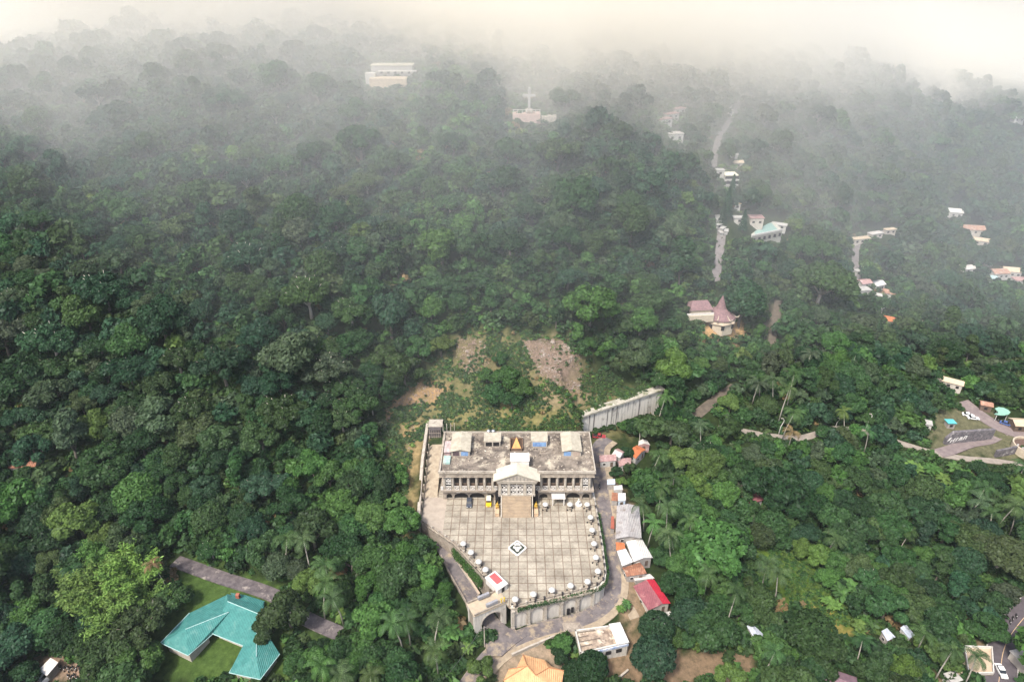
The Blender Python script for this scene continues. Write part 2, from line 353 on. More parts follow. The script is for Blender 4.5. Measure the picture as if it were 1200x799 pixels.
mx = N.new('ShaderNodeMix'); mx.data_type = 'RGBA'; mx.blend_type = 'MULTIPLY'; mx.inputs[0].default_value = 1; L.new(at_n.outputs['Color'], mx.inputs[6]); L.new(rp.outputs[0], mx.inputs[7]); L.new(mx.outputs[2], b.inputs['Base Color'])
bp = N.new('ShaderNodeBump'); bp.inputs['Distance'].default_value = .5; bp.inputs['Strength'].default_value = .6; L.new(nz.outputs['Fac'], bp.inputs['Height']); L.new(bp.outputs[0], b.inputs['Normal'])
go = bpy.data.objects.new('ground', npmesh('ground', np.stack([GX.ravel(), GY.ravel(), GZ.ravel()], 1), FQ, gm, cols, True)); COL.objects.link(go); go['kind'] = 'structure'

# ------------------------------------------------------------------ air: thin haze round everything, and the cloud resting on the hilltop
def vol_mat(name, dens, colr, g):
    m = bpy.data.materials.new(name); m.use_nodes = True; t = m.node_tree; t.nodes.remove(t.nodes['Principled BSDF'])
    v = t.nodes.new('ShaderNodeVolumePrincipled'); v.inputs['Density'].default_value = dens; v.inputs['Color'].default_value = colr; v.inputs['Anisotropy'].default_value = g
    t.links.new(v.outputs[0], t.nodes['Material Output'].inputs['Volume']); return m
hz = put(MB().box((0, 600, 66), (15500, 15500, 200)), 'haze', vol_mat('haze_air', HAZE_D, HAZE_COL, 0.0)); hz['kind'] = 'stuff'
def cloud(i, y0, dens, colr, amp):
    """one body of the low cloud: a thick uneven bank over the upper hill, starting y0 metres out."""
    def front(x, z):
        y = y0 + np.where(x > 0, (.42 if i < 1 else .80 if i < 2 else .68 if i < 4 else .66) * x, -.20 * x)
        y = y + amp * (np.sin(x * .019 + i) + .6 * np.sin(x * .043 + z * .05 + i * 2) + .8 * np.sin(z * .06 + x * .012 + i)) + .35 * (z - 90)
        return np.minimum(y, 2000)
    fx = np.linspace(-1100, 1300, 97); fz = np.linspace(-60, 240, 25); FX, FZ = np.meshgrid(fx, fz); FY = front(FX, FZ)
    nf = FX.size; V = np.concatenate([np.stack([FX.ravel(), FY.ravel(), FZ.ravel()], 1), np.stack([FX.ravel(), np.full(nf, 2600. + i * 40), FZ.ravel()], 1)])
    V[:, 0] += i * 7; V[:, 2] += np.where(V[:, 2] > 0, i * 5, -i * 3)
    ii = np.arange(nf).reshape(FX.shape); q = lambda a, b, c, d: np.stack([a.ravel(), b.ravel(), c.ravel(), d.ravel()], 1)
    F1 = q(ii[:-1, :-1], ii[:-1, 1:], ii[1:, 1:], ii[1:, :-1]); F2 = F1[:, ::-1] + nf
    F3 = q(ii[0, :-1], ii[0, :-1] + nf, ii[0, 1:] + nf, ii[0, 1:]); F4 = q(ii[-1, :-1], ii[-1, 1:], ii[-1, 1:] + nf, ii[-1, :-1] + nf)
    F5 = q(ii[:-1, 0], ii[1:, 0], ii[1:, 0] + nf, ii[:-1, 0] + nf); F6 = q(ii[:-1, -1], ii[:-1, -1] + nf, ii[1:, -1] + nf, ii[1:, -1])
    fm = npmesh('low_cloud', V, np.concatenate([F1, F2, F3, F4, F5, F6]), vol_mat('cloud_bank', dens, colr, -0.1))
    bm = bmesh.new(); bm.from_mesh(fm); bmesh.ops.recalc_face_normals(bm, faces=bm.faces); bm.to_mesh(fm); bm.free()
    fo = bpy.data.objects.new('low_cloud', fm); COL.objects.link(fo); fo['kind'] = 'stuff'; fo['label'] = ['thin veil of mist over the middle of the forested hill', 'faint grey mist above the middle slope', 'soft grey cloud edge on the upper slope', 'pale low cloud creeping down the upper hill', 'dense low cloud over the summit slope', 'thick white cloud swallowing the hilltop'][i]; fo['category'] = 'cloud'
cloud(0, 40, FOG_D[0], (.90, .95, 1, 1), 9); cloud(1, 88, FOG_D[1], (.97, .965, .95, 1), 10); cloud(2, 120, FOG_D[2], FOG_COL, 12); cloud(3, 142, FOG_D[3], FOG_COL, 15); cloud(4, 176, FOG_D[4], FOG_COL, 17); cloud(5, 215, FOG_D[5], FOG_COL, 20)
# ------------------------------------------------------------------ trees
def leaf_mat(name, attr):
    m = bpy.data.materials.new(name); m.use_nodes = True; t = m.node_tree; N = t.nodes; L = t.links; N.remove(N['Principled BSDF'])
    if attr: a = N.new('ShaderNodeAttribute'); a.attribute_name = 'tint'; src = a.outputs['Color']
    else: a = N.new('ShaderNodeObjectInfo'); src = a.outputs['Color']
    g = N.new('ShaderNodeNewGeometry'); nz = N.new('ShaderNodeTexNoise'); nz.inputs['Scale'].default_value = .42; nz.inputs['Detail'].default_value = 4; nz.inputs['Roughness'].default_value = .7
    L.new(g.outputs['Position'], nz.inputs[0])
    rp = N.new('ShaderNodeValToRGB'); rp.color_ramp.elements[0].position = .32; rp.color_ramp.elements[1].position = .68; rp.color_ramp.elements[0].color = (.76, .78, .8, 1); rp.color_ramp.elements[1].color = (1.3, 1.25, 1.08, 1); L.new(nz.outputs['Fac'], rp.inputs[0])
    mx = N.new('ShaderNodeMix'); mx.data_type = 'RGBA'; mx.blend_type = 'MULTIPLY'; mx.inputs[0].default_value = 1; L.new(src, mx.inputs[6]); L.new(rp.outputs[0], mx.inputs[7])
    ri = N.new('ShaderNodeMapRange'); ri.inputs[3].default_value = .68; ri.inputs[4].default_value = 1.32; L.new(g.outputs['Random Per Island'], ri.inputs[0])
    m3 = N.new('ShaderNodeMix'); m3.data_type = 'RGBA'; m3.blend_type = 'MULTIPLY'; m3.inputs[0].default_value = 1; L.new(mx.outputs[2], m3.inputs[6]); L.new(ri.outputs[0], m3.inputs[7]); mx = m3
    d = N.new('ShaderNodeBsdfDiffuse'); tr = N.new('ShaderNodeBsdfTranslucent'); ms = N.new('ShaderNodeMixShader'); ms.inputs[0].default_value = .22
    L.new(mx.outputs[2], d.inputs[0]); L.new(mx.outputs[2], tr.inputs[0]); L.new(d.outputs[0], ms.inputs[1]); L.new(tr.outputs[0], ms.inputs[2])
    gl = N.new('ShaderNodeBsdfGlossy'); gl.inputs['Roughness'].default_value = .45; gl.inputs[0].default_value = (.9, .95, 1, 1); m2 = N.new('ShaderNodeMixShader'); m2.inputs[0].default_value = .008
    L.new(ms.outputs[0], m2.inputs[1]); L.new(gl.outputs[0], m2.inputs[2])
    L.new(m2.outputs[0], N['Material Output'].inputs[0]); return m
LEAF, LEAF_A = leaf_mat('leaves', False), leaf_mat('leaves_tinted', True)
BARK = M_('bark', (.16,.14,.115), (.09,.075,.06), 3, .95); PALE_BARK = M_('pale_bark', (.42,.39,.34), (.28,.25,.21), 3, .9)

def leaf_quads(C, Nn, size, rng, asp=1.7):
    n = len(C); a = np.cross(Nn, rng.normal(0, 1, (n, 3))); a /= np.linalg.norm(a, axis=1)[:, None] + 1e-9; b = np.cross(Nn, a)
    a = a * (size * asp / 2)[:, None]; b = b * (size / 2)[:, None]
    V = np.stack([C - a, C - b, C + a, C + b], 1).reshape(-1, 3); return V, np.arange(4 * n).reshape(n, 4)
def lobes(seed, kind):
    """unit crown: centres (k,3) and radii, crown radius about 1, base of the crown near z=0."""
    rng = np.random.default_rng(seed); c, r = [], []
    if kind == 'b':
        k = rng.integers(11, 17)
        for i in range(k):
            a = rng.uniform(0, 6.28); q = math.sqrt(rng.uniform(0, 1)) * .72; h = .15 + .95 * math.sqrt(max(0, 1 - (q / .85) ** 2)) * rng.uniform(.35, 1)
            c.append((q * math.cos(a), q * math.sin(a), h)); r.append(rng.uniform(.24, .42))
    elif kind == 's':
        k = rng.integers(14, 20)
        for i in range(k):
            a = i * 2.4 + rng.uniform(-.4, .4); q = math.sqrt((i + .5) / k) * .82
            c.append((q * math.cos(a), q * math.sin(a), .42 + .28 * (1 - q * q) + rng.uniform(-.12, .12))); r.append(rng.uniform(.2, .33))
    elif kind == 'r':
        c.append((0, 0, .62)); r.append(.74)
        for i in range(26):
            a = i * 2.4; z = 1 - 1.35 * (i + .5) / 26; q = math.sqrt(max(0, 1 - z * z))
            c.append((.62 * q * math.cos(a), .62 * q * math.sin(a), .62 + .6 * z)); r.append(rng.uniform(.27, .36))
    elif kind == 't':
        for i in range(13):
            h = rng.uniform(.1, 1.9); q = rng.uniform(.1, .55) * (1 - abs(h - .8) / 1.7); a = rng.uniform(0, 6.28)
            c.append((q * math.cos(a), q * math.sin(a), h)); r.append(rng.uniform(.25, .45))
    return np.array(c), np.array(r)
def crown_geo(seed, kind, n, size):
    rng = np.random.default_rng(seed + 100); C, R = lobes(seed, kind); pr = R ** 2 / (R ** 2).sum()
    k = rng.choice(len(R), n * 2, p=pr); d = rng.normal(0, 1, (n * 2, 3)); d[:, 2] = np.where(d[:, 2] < -.4, -d[:, 2] * .5, d[:, 2]); d /= np.linalg.norm(d, axis=1)[:, None]
    rad = R[k] * (1 - np.abs(rng.normal(0, .13, n * 2))) * rng.uniform(.95, 1.12, n * 2)
    P = C[k] + d * rad[:, None] * np.array((1, 1, .85))
    dd = np.linalg.norm(P[:, None] - C[None], axis=2) / R[None]; dd[np.arange(n * 2), k] = 9
    keep = np.nonzero(dd.min(1) > .72)[0][:n]; P, d = P[keep], d[keep]
    Nn = d + rng.normal(0, .58, d.shape); Nn[:, 2] += .3; Nn /= np.linalg.norm(Nn, axis=1)[:, None]
    return leaf_quads(P, Nn, size * rng.uniform(.6, 1.35, len(P)), rng)
def trunk_mb(seed, kind, hb):
    """trunk and limbs, from z=0 to the crown, crown base at hb (unit radius)."""
    rng = random.Random(seed); C, R = lobes(seed, kind); m = MB(); top = Vector((rng.uniform(-.05, .05), rng.uniform(-.05, .05), hb + .1))
    m.tube([(0, 0, -.5), (rng.uniform(-.03, .03), 0, hb * .5), top], [.09, .06, .05], 7)
    for i in list(np.argsort(-R))[:7]:
        e = Vector(C[i]) + Vector((0, 0, hb + (.3 if kind == 's' and seed % 2 == 0 else 0))); m.tube([top - Vector((0, 0, .12)), (top + e) / 2 + Vector((rng.uniform(-.05, .05), rng.uniform(-.05, .05), .04)), e], [.035, .024, .01], 5)
    return m
def proto_mesh(mb, name, mat):
    me = bpy.data.meshes.new(name); me.from_pydata(mb.v, [], mb.f); me.materials.append(mat); me.polygons.foreach_set('use_smooth', [True] * len(me.polygons)); return me
PROTO = {}
SPEC = [('b', 'broadleaf_tree', 9, 4200, .085, .42), ('s', 'spreading_tree', 4, 4600, .075, .5), ('r', 'round_tree', 3, 4400, .08, .4), ('t', 'slender_tree', 3, 2600, .105, .6)]
for k, nm, cnt, n, size, hb in SPEC:
    PROTO[k] = []
    for i in range(cnt):
        sd = {'b': 10, 's': 40, 'r': 70, 't': 90}[k] + i; V, F = crown_geo(sd, k, n, size); V = V + np.array((0, 0, hb))
        PROTO[k].append((proto_mesh(trunk_mb(sd, k, hb), 'trunk', PALE_BARK if k == 's' and i < 2 else BARK), npmesh('crown', V, F, LEAF)))
def palm_proto(seed, h=2.6, nf=20, droop=1.0):
    rng = random.Random(seed); nr = np.random.default_rng(seed); tr = MB(); lean = (rng.uniform(-.5, .5), rng.uniform(-.5, .5))
    tr.tube([(0, 0, -.3), (lean[0] * .25, lean[1] * .25, h * .4), (lean[0] * .7, lean[1] * .7, h * .75), (lean[0], lean[1], h)], [.06, .045, .038, .035], 7)
    V, F = [], []
    for f in range(nf):
        a = f * 2.4 + rng.uniform(-.2, .2); el = rng.uniform(-.2, 1.15); ln = rng.uniform(1.15, 1.4)
        da = np.array((math.cos(a), math.sin(a), 0)); side = np.array((-math.sin(a), math.cos(a), 0)); p = np.array((lean[0], lean[1], h)); seg = 13; e = el
        for s in range(seg):
            st = ln / seg; dirv = da * math.cos(e) + np.array((0, 0, math.sin(e))); q = p + dirv * st; e -= .17 * droop * (1 + s / seg)
            wd = .17 * math.sin(math.pi * min(1, (s + 1.2) / (seg + 1.2)) ** .8) + .03
            for sg in (-1, 1):
                tip = (p + q) / 2 + side * sg * wd + dirv * wd * .55 + np.array((0, 0, -.35 * wd - .03 * rng.random())); o = len(V)
                V += [p, p + dirv * st * .6, tip + dirv * .02, tip - dirv * .02]; F.append((o, o + 1, o + 2, o + 3))
            p = q
    return proto_mesh(tr, 'trunk', PALE_BARK), npmesh('crown', np.array(V), np.array(F), LEAF)
PROTO['p'] = [palm_proto(200 + i, 2.7 + .2 * i, 12 + i, .75) for i in range(4)]
def banana_proto(seed):
    rng = random.Random(seed); st = MB(); V, F = [], []
    for c in range(4):
        cx, cy = rng.uniform(-.35, .35), rng.uniform(-.35, .35); h = rng.uniform(.5, .9); st.tube([(cx, cy, -.2), (cx, cy, h)], [.07, .045], 6)
        for f in range(8):
            a = f * 2.4 + c; e = rng.uniform(.5, 1.2); ln = rng.uniform(.7, .95); da = np.array((math.cos(a), math.sin(a), 0)); sd = np.array((-math.sin(a), math.cos(a), 0)); p = np.array((cx, cy, h)); pr = None
            for s in range(7):
                w = .17 * math.sin(math.pi * min(1, (s + .4) / 6.4)); l_, r_ = p + sd * w - np.array((0, 0, .06 * w / .17)), p - sd * w - np.array((0, 0, .06 * w / .17)); o = len(V); V += [l_, p, r_]
                if s: F += [(o - 3, o - 2, o + 1, o), (o - 2, o - 1, o + 2, o + 1)]
                p = p + (da * math.cos(e) + np.array((0, 0, math.sin(e)))) * ln / 6; e -= .33
    return proto_mesh(st, 'stem', M_('banana_stem', (.16,.17,.07), (.12,.10,.05), 3)), npmesh('crown', np.array(V), np.array(F), LEAF)
PROTO['n'] = [banana_proto(300 + i) for i in range(3)]
def bamboo_proto(seed):
    rng = random.Random(seed); nr = np.random.default_rng(seed); st = MB(); Vs, Fs, o = [], [], 0
    for c in range(26):
        a = rng.uniform(0, 6.28); q = rng.uniform(.35, 1.0); h = rng.uniform(1.2, 2.1); b = Vector((.25 * q * math.cos(a), .25 * q * math.sin(a), -.2)); pts = []
        for s in range(7):
            u = s / 6; pts.append(b + Vector((math.cos(a), math.sin(a), 0)) * (q * .85 * u ** 2.2) + Vector((0, 0, h * (u * 1.15 - .22 * u ** 3))))
        st.tube(pts, [.018, .016, .014, .012, .01, .007, .004], 5)
        n = 260; u = nr.uniform(.42, 1, n) ; k = np.clip((u * 6).astype(int), 0, 5); fr = u * 6 - k; PA = np.array([tuple(p) for p in pts]); P = PA[k] * (1 - fr)[:, None] + PA[k + 1] * fr[:, None]
        P = P + nr.normal(0, 1, (n, 3)) * np.array((.11, .11, .07)) * (1.25 - u * .6)[:, None]; Nn = nr.normal(0, .6, (n, 3)); Nn[:, 2] += .8; Nn /= np.linalg.norm(Nn, axis=1)[:, None]
        V, F = leaf_quads(P, Nn, nr.uniform(.03, .055, n), nr, 3.0); Vs.append(V); Fs.append(F + o); o += len(V)
    return proto_mesh(st, 'stem', M_('bamboo_culm', (.22,.22,.07), (.14,.15,.05), 3)), npmesh('crown', np.concatenate(Vs), np.concatenate(Fs), LEAF)
PROTO['m'] = [bamboo_proto(400 + i) for i in range(3)]
def conifer_proto(seed):
    nr = np.random.default_rng(seed); tr = MB().tube([(0, 0, -.3), (0, 0, 3.6)], [.08, .015], 6); n = 1800
    u = nr.uniform(0, 1, n) ** .8; a = nr.uniform(0, 6.28, n); r = (.05 + .85 * (1 - u)) * (.55 + .45 * np.abs(np.sin(u * 40))) * nr.uniform(.5, 1, n)
    P = np.stack([r * np.cos(a), r * np.sin(a), .5 + 3.2 * u - r * .25], 1); Nn = np.stack([np.cos(a) * .7, np.sin(a) * .7, np.ones(n)], 1) + nr.normal(0, .4, (n, 3)); Nn /= np.linalg.norm(Nn, axis=1)[:, None]
    V, F = leaf_quads(P, Nn, nr.uniform(.07, .14, n), nr, 2.2); return proto_mesh(tr, 'trunk', BARK), npmesh('crown', V, F, LEAF)
PROTO['c'] = [conifer_proto(500 + i) for i in range(2)]
KIND = {'b': ('broadleaf_tree', 'broadleaf tree'), 's': ('spreading_tree', 'flat-topped spreading tree'), 'r': ('round_tree', 'dense round-crowned tree'), 't': ('slender_tree', 'slender upright tree'),
        'p': ('palm_tree', 'coconut palm'), 'n': ('banana_plant', 'banana clump'), 'm': ('bamboo_clump', 'arching bamboo clump'), 'c': ('conifer_tree', 'dark conifer')}
HB = {'b': 1.1, 's': 1.0, 'r': 1.0, 't': 1.4, 'p': 3.0, 'n': .8, 'm': 1.3, 'c': 1.8}      # crown middle above the ground, in crown radii
PAL = {'dark': ((.020,.047,.019), 'dark green'), 'deep': ((.022,.053,.029), 'deep blue-green'), 'mid': ((.030,.067,.025), 'mid-green'), 'olive': ((.040,.063,.026), 'olive'),
       'grey': ((.042,.064,.036), 'grey-green'), 'fresh': ((.044,.096,.027), 'fresh green'), 'lime': ((.068,.112,.030), 'yellow-green'), 'dry': ((.13,.095,.05), 'dry brownish'), 'moss': ((.032,.060,.022), 'mossy green')}
PAL = {k: (tuple(c * 1.12 for c in v[0]), v[1]) for k, v in PAL.items()}
# conspicuous trees: crown centre and crown radius on the photo
TREES = [(112,690,34,'m','lime'),(150,668,34,'m','lime'),(90,672,28,'m','lime'),(128,715,34,'m','lime'),(168,700,26,'m','lime'),(118,645,24,'m','fresh'),(165,735,30,'s','olive'),(128,760,36,'s','moss'),(150,625,26,'b','olive'),(160,775,26,'b','fresh'),
 (30,715,24,'b','fresh'),(10,745,22,'b','mid'),(48,690,18,'b','mid'),(20,640,22,'b','dark'),(60,625,26,'b','dark'),(78,668,14,'p','dark'),(24,790,20,'b','dark'),(75,745,22,'b','dark'),
 (325,663,19,'r','grey'),(349,668,15,'r','grey'),(336,716,30,'b','moss'),(310,735,20,'b','moss'),(437,726,25,'b','fresh'),(440,765,24,'b','mid'),(405,755,18,'b','mid'),(372,758,16,'b','dark'),(350,775,18,'b','mid'),
 (328,628,16,'p','moss'),(357,636,17,'p','olive'),(379,649,16,'p','moss'),(373,689,17,'p','moss'),(397,697,17,'p','olive'),(373,783,20,'p','fresh'),(408,785,20,'p','olive'),(429,795,18,'p','olive'),(469,729,18,'p','moss'),(506,724,18,'p','olive'),(478,724,17,'p','moss'),(511,757,18,'p','olive'),(188,668,11,'p','dry'),
 (410,655,20,'b','mid'),(440,655,24,'b','fresh'),(465,680,24,'b','mid'),(430,685,20,'b','fresh'),(395,670,12,'s','dry'),(470,610,22,'b','fresh'),(440,600,24,'b','fresh'),(400,590,22,'b','fresh'),(385,555,20,'b','fresh'),(500,672,18,'b','fresh'),(470,650,20,'b','fresh'),(497,700,16,'b','mid'),(530,740,14,'n','fresh'),(520,690,12,'b','fresh'),
 (563,782,18,'b','lime'),(548,760,10,'n','lime'),(660,752,13,'b','fresh'),(655,768,13,'b','dark'),(694,781,21,'r','dark'),(672,789,16,'r','dark'),(769,736,22,'r','dark'),(765,773,27,'r','deep'),(788,743,14,'b','fresh'),(810,721,25,'r','deep'),(805,748,12,'b','mid'),(735,708,8,'n','fresh'),(728,712,7,'n','lime'),
 (767,526,15,'p','moss'),(759,587,15,'p','olive'),(785,594,15,'p','olive'),(763,610,14,'p','fresh'),(791,631,16,'p','olive'),(775,572,13,'p','moss'),(795,629,14,'p','moss'),(831,668,15,'p','olive'),(858,704,14,'p','moss'),(900,659,16,'p','olive'),(916,676,15,'p','olive'),(978,620,15,'p','olive'),(1089,731,15,'p','moss'),(1110,767,16,'p','moss'),(1146,774,16,'p','moss'),(1178,593,15,'p','olive'),(1062,624,10,'p','moss'),(792,548,13,'p','moss'),(815,611,14,'p','moss'),
 (950,412,14,'p','grey'),(888,442,13,'p','grey'),(912,448,13,'p','olive'),(930,444,13,'p','moss'),(920,462,13,'p','olive'),(925,480,14,'p','moss'),(930,500,11,'p','dry'),(800,512,12,'p','grey'),(825,500,11,'p','grey'),(752,497,10,'p','moss'),
 (987,695,15,'n','fresh'),(996,684,13,'n','fresh'),(1131,737,14,'n','fresh'),(975,706,12,'n','lime'),(1120,549,12,'n','fresh'),(1092,548,13,'n','fresh'),(1072,546,12,'n','lime'),(1108,560,12,'n','lime'),(1050,538,11,'n','mid'),(1135,556,11,'n','fresh'),(1085,566,11,'n','fresh'),(1110,575,10,'n','fresh'),(1020,655,12,'n','fresh'),(1008,735,11,'n','lime'),(880,612,12,'n','grey'),
 (951,740,30,'r','moss'),(975,765,28,'b','moss'),(960,788,22,'b','dark'),(905,757,20,'b','fresh'),(867,713,18,'b','mid'),(885,722,15,'b','moss'),(857,793,18,'b','lime'),(935,792,18,'b','fresh'),(1041,707,25,'b','mid'),(1147,611,19,'b','grey'),(1178,646,32,'s','olive'),(1105,596,15,'b','grey'),(1032,581,16,'b','olive'),(1023,617,20,'b','olive'),(978,659,17,'b','fresh'),(1055,680,22,'b','moss'),(1160,730,22,'b','mid'),(1058,782,18,'b','lime'),(1090,690,16,'b','dark'),(1085,650,14,'b','fresh'),(1110,660,16,'b','mid'),
 (790,430,22,'b','lime'),(750,376,22,'b','fresh'),(745,413,20,'b','grey'),(870,357,28,'r','deep'),(965,328,34,'s','moss'),(842,428,12,'r','olive'),(914,422,17,'r','olive'),(898,476,15,'r','moss'),(856,472,14,'b','lime'),(850,488,10,'b','fresh'),(945,440,16,'b','mid'),(985,450,20,'b','deep'),(980,420,18,'b','fresh'),(1000,470,18,'b','mid'),
 (112,497,21,'b','lime'),(105,230,13,'b','lime'),(168,205,12,'b','fresh'),(300,240,18,'t','olive'),(290,300,28,'s','deep'),(360,345,30,'s','moss'),(410,360,26,'s','moss'),(120,340,30,'s','deep'),(60,400,30,'s','deep'),(150,430,30,'s','deep'),(260,430,30,'s','deep'),(380,430,30,'s','grey'),(420,475,26,'s','moss'),(330,480,30,'s','moss'),(225,480,24,'s','moss'),
 (516,402,17,'s','lime'),(595,440,18,'b','fresh'),(612,452,16,'b','fresh'),(580,458,16,'b','mid'),(600,466,14,'b','mid'),(570,440,10,'b','fresh'),(690,400,10,'b','fresh'),(585,420,10,'b','mid'),
 (800,535,20,'b','lime'),(830,545,22,'b','lime'),(815,565,20,'b','lime'),(850,580,20,'b','fresh'),(845,560,18,'b','fresh'),(800,570,16,'b','fresh'),(870,560,18,'b','mid'),(775,548,16,'b','moss'),(850,610,18,'b','mid'),(820,595,20,'b','fresh'),(795,660,18,'b','fresh'),(775,648,15,'b','mid'),(810,680,17,'b','fresh'),(785,680,14,'b','mid'),(940,640,14,'b','lime'),(960,650,16,'b','lime'),(970,676,14,'b','fresh'),(1003,560,20,'b','moss'),(985,530,18,'b','mid'),(960,545,18,'b','moss'),(910,545,18,'b','mid'),(883,530,15,'b','grey'),
 (853,238,10,'c','deep'),(858,222,9,'c','deep'),(872,258,8,'c','deep'),(848,250,8,'c','dark'),(1130,560,14,'b','dark'),(1148,548,12,'b','dark'),(1160,560,14,'b','dark'),(728,562,7,'b','lime'),(738,548,9,'b','moss'),(722,552,8,'b','dark'),(735,530,8,'b','dark')]
# places on the photo that stay free of tree crowns
CLEAR = [[(708,555),(736,560),(736,590),(712,592)],[(714,586),(757,588),(772,640),(776,664),(722,664)],[(500,490),(690,500),(700,505),(725,505),(720,560),(726,600),(770,655),(792,728),(745,745),(735,775),(665,770),(665,799),(588,799),(575,790),(540,799),(545,760),(560,745),(540,715),(518,670),(516,640),(488,612),(497,560)],
 [(450,505),(468,470),(490,450),(528,405),(545,385),(660,388),(690,430),(772,452),(776,466),(770,478),(688,503),(500,500),(492,610),(480,610),(478,540),(455,540)],
 [(178,770),(185,745),(235,690),(200,668),(205,648),(325,688),(322,740),(335,799),(175,799)],[(350,720),(365,715),(405,738),(400,750),(360,745)],[(28,799),(38,768),(60,762),(108,778),(110,799)],
 [(738,515),(768,518),(762,545),(740,545)],[(700,750),(800,765),(850,752),(890,768),(885,799),(720,799)],[(885,645),(935,645),(975,690),(1005,738),(985,745),(930,708),(890,678)],
 [(1158,799),(1165,735),(1190,705),(1200,700),(1200,799)],[(1128,757),(1168,757),(1168,790),(1128,790)],[(1085,490),(1130,468),(1150,474),(1200,480),(1200,545),(1150,545),(1095,535)],
 [(812,482),(826,466),(848,454),(852,462),(828,486)],[(868,503),(890,505),(888,511),(868,508)],[(920,510),(950,509),(948,516),(922,516)],[(1055,515),(1100,525),(1098,536),(1052,528)],
 [(802,340),(866,345),(880,378),(874,398),(825,402),(802,375)],[(902,356),(916,354),(914,376),(908,394),(900,392)],[(833,248),(850,248),(922,252),(924,280),(875,284),(852,275),(850,315),(834,318)],
 [(840,192),(866,192),(866,220),(838,220)],[(592,98),(650,98),(650,150),(592,150)],[(420,62),(500,62),(500,112),(425,112)],[(832,150),(868,118),(872,126),(848,165),(842,198),(832,190)],
 [(995,300),(1000,275),(1030,266),(1055,264),(1050,276),(1014,284),(1008,300),(1014,340),(1000,344)],[(1006,328),(1016,326),(1016,341),(1006,341)],[(1022,328),(1048,336),(1046,346),(1022,338)],[(1034,368),(1052,370),(1052,378),(1036,378)],[(1110,241),(1126,243),(1126,254),(1110,252)],[(1128,262),(1150,264),(1156,284),(1144,284)],[(1128,308),(1140,308),(1140,316),(1128,316)],[(1160,312),(1200,312),(1200,328),(1162,326)],[(1100,432),(1125,440),(1122,455),(1100,446)],
 [(868,728),(895,740),(895,758),(872,750)],[(1028,735),(1075,728),(1075,752),(1035,752)],[(765,125),(800,120),(795,165),(765,150)],[(965,792),(995,792),(995,799),(965,799)]]
def kcol(px, py, r):
    if r.random() < .0: return 'mid'
    if px < 480 and py < 520: w = dict(dark=3, deep=3.5, mid=1.6, olive=1.2, moss=3, grey=1.3, fresh=.35, lime=.12)
    elif px < 340: w = dict(dark=4, deep=2, mid=3, moss=2, olive=1, fresh=.8, lime=.3)
    elif px < 560: w = dict(dark=1.2, mid=4, fresh=4, moss=1, lime=.3, dry=.04)
    elif py < 330: w = dict(dark=2, deep=3, mid=2.5, olive=1, moss=2, grey=1, fresh=.6, lime=.2)
    elif px < 930: w = dict(dark=2, mid=4, fresh=2.2, moss=2, olive=.8, lime=.25, grey=.7)
    else: w = dict(dark=3, deep=2, mid=2.6, moss=2, olive=1, grey=.8, fresh=1.1, lime=.12)
    ks = list(w); return r.choices(ks, [w[k] for k in ks])[0]
r_ = random.Random(11)
spots = []                                                   # (x, y, z, radius, type, colour, px, py, rpx)
grid_ = {}
def clash(x, y, R, k):
    gx_, gy_ = int(x // 9), int(y // 9)
    for i in range(gx_ - 2, gx_ + 3):
        for j in range(gy_ - 2, gy_ + 3):
            for a, b, c in grid_.get((i, j), ()):
                if (a - x) ** 2 + (b - y) ** 2 < (k * (R + c)) ** 2: return True
    return False
for px, py, rp, ty, cn in TREES:
    p0 = at(px, py, 5); D = (p0 - CAM).length; R = rp / FL * proj(*p0)[2]; p = at(px, py, HB[ty] * R)
    spots.append((p.x, p.y, p.z, R, ty, cn, px, py, rp)); grid_.setdefault((int(p.x // 9), int(p.y // 9)), []).append((p.x, p.y, R * (1.5 if ty in 'pn' else 1.0)))
n_manual = len(spots)
nr = np.random.default_rng(21); ND = 220000
ang = nr.uniform(-.97, .97, ND); dist = np.sqrt(nr.uniform(75 ** 2, 640 ** 2, ND)); XX = dist * np.sin(ang); YY = CAM.y + dist * np.cos(ang); ZZ = T(XX, YY)
RR = np.clip(nr.lognormal(math.log(4.9), .38, ND), 2.4, 10.0)
PX, PY, PF = proj(XX, YY, ZZ + 1.6 * RR); RP = RR * FL / PF
k_ = np.where(PY < 340, .86, np.where((PY < 420) & (PX > 480), .92, 1.0)); RR = np.maximum(RR * k_, 2.3); PX, PY, PF = proj(XX, YY, ZZ + 1.3 * RR); RP = RR * FL / PF
ok = (PX > -90) & (PX < 1290) & (PY > 8) & (PY < 870)
for a in range(8):
    for poly in CLEAR:
        k = .85 if a % 2 else .5
        ok &= ~in_poly(PX + np.cos(a * .785) * RP * k, PY + np.sin(a * .785) * RP * k, poly)
for poly in CLEAR:
    ok &= ~in_poly(PX, PY, poly)
    for vx, vy in poly + [(sum(p[0] for p in poly) / len(poly), sum(p[1] for p in poly) / len(poly))]: ok &= (PX - vx) ** 2 + (PY - vy) ** 2 > (.8 * RP) ** 2
gpx, gpy, _ = proj(XX, YY, ZZ)
for poly in CLEAR: ok &= ~in_poly(gpx, gpy, poly)
for P_, hw in ROADS:
    d2 = ((XX[:, None] - P_[None, ::2, 0]) ** 2 + (YY[:, None] - P_[None, ::2, 1]) ** 2).min(1); ok &= d2 > (hw + RR * .55) ** 2
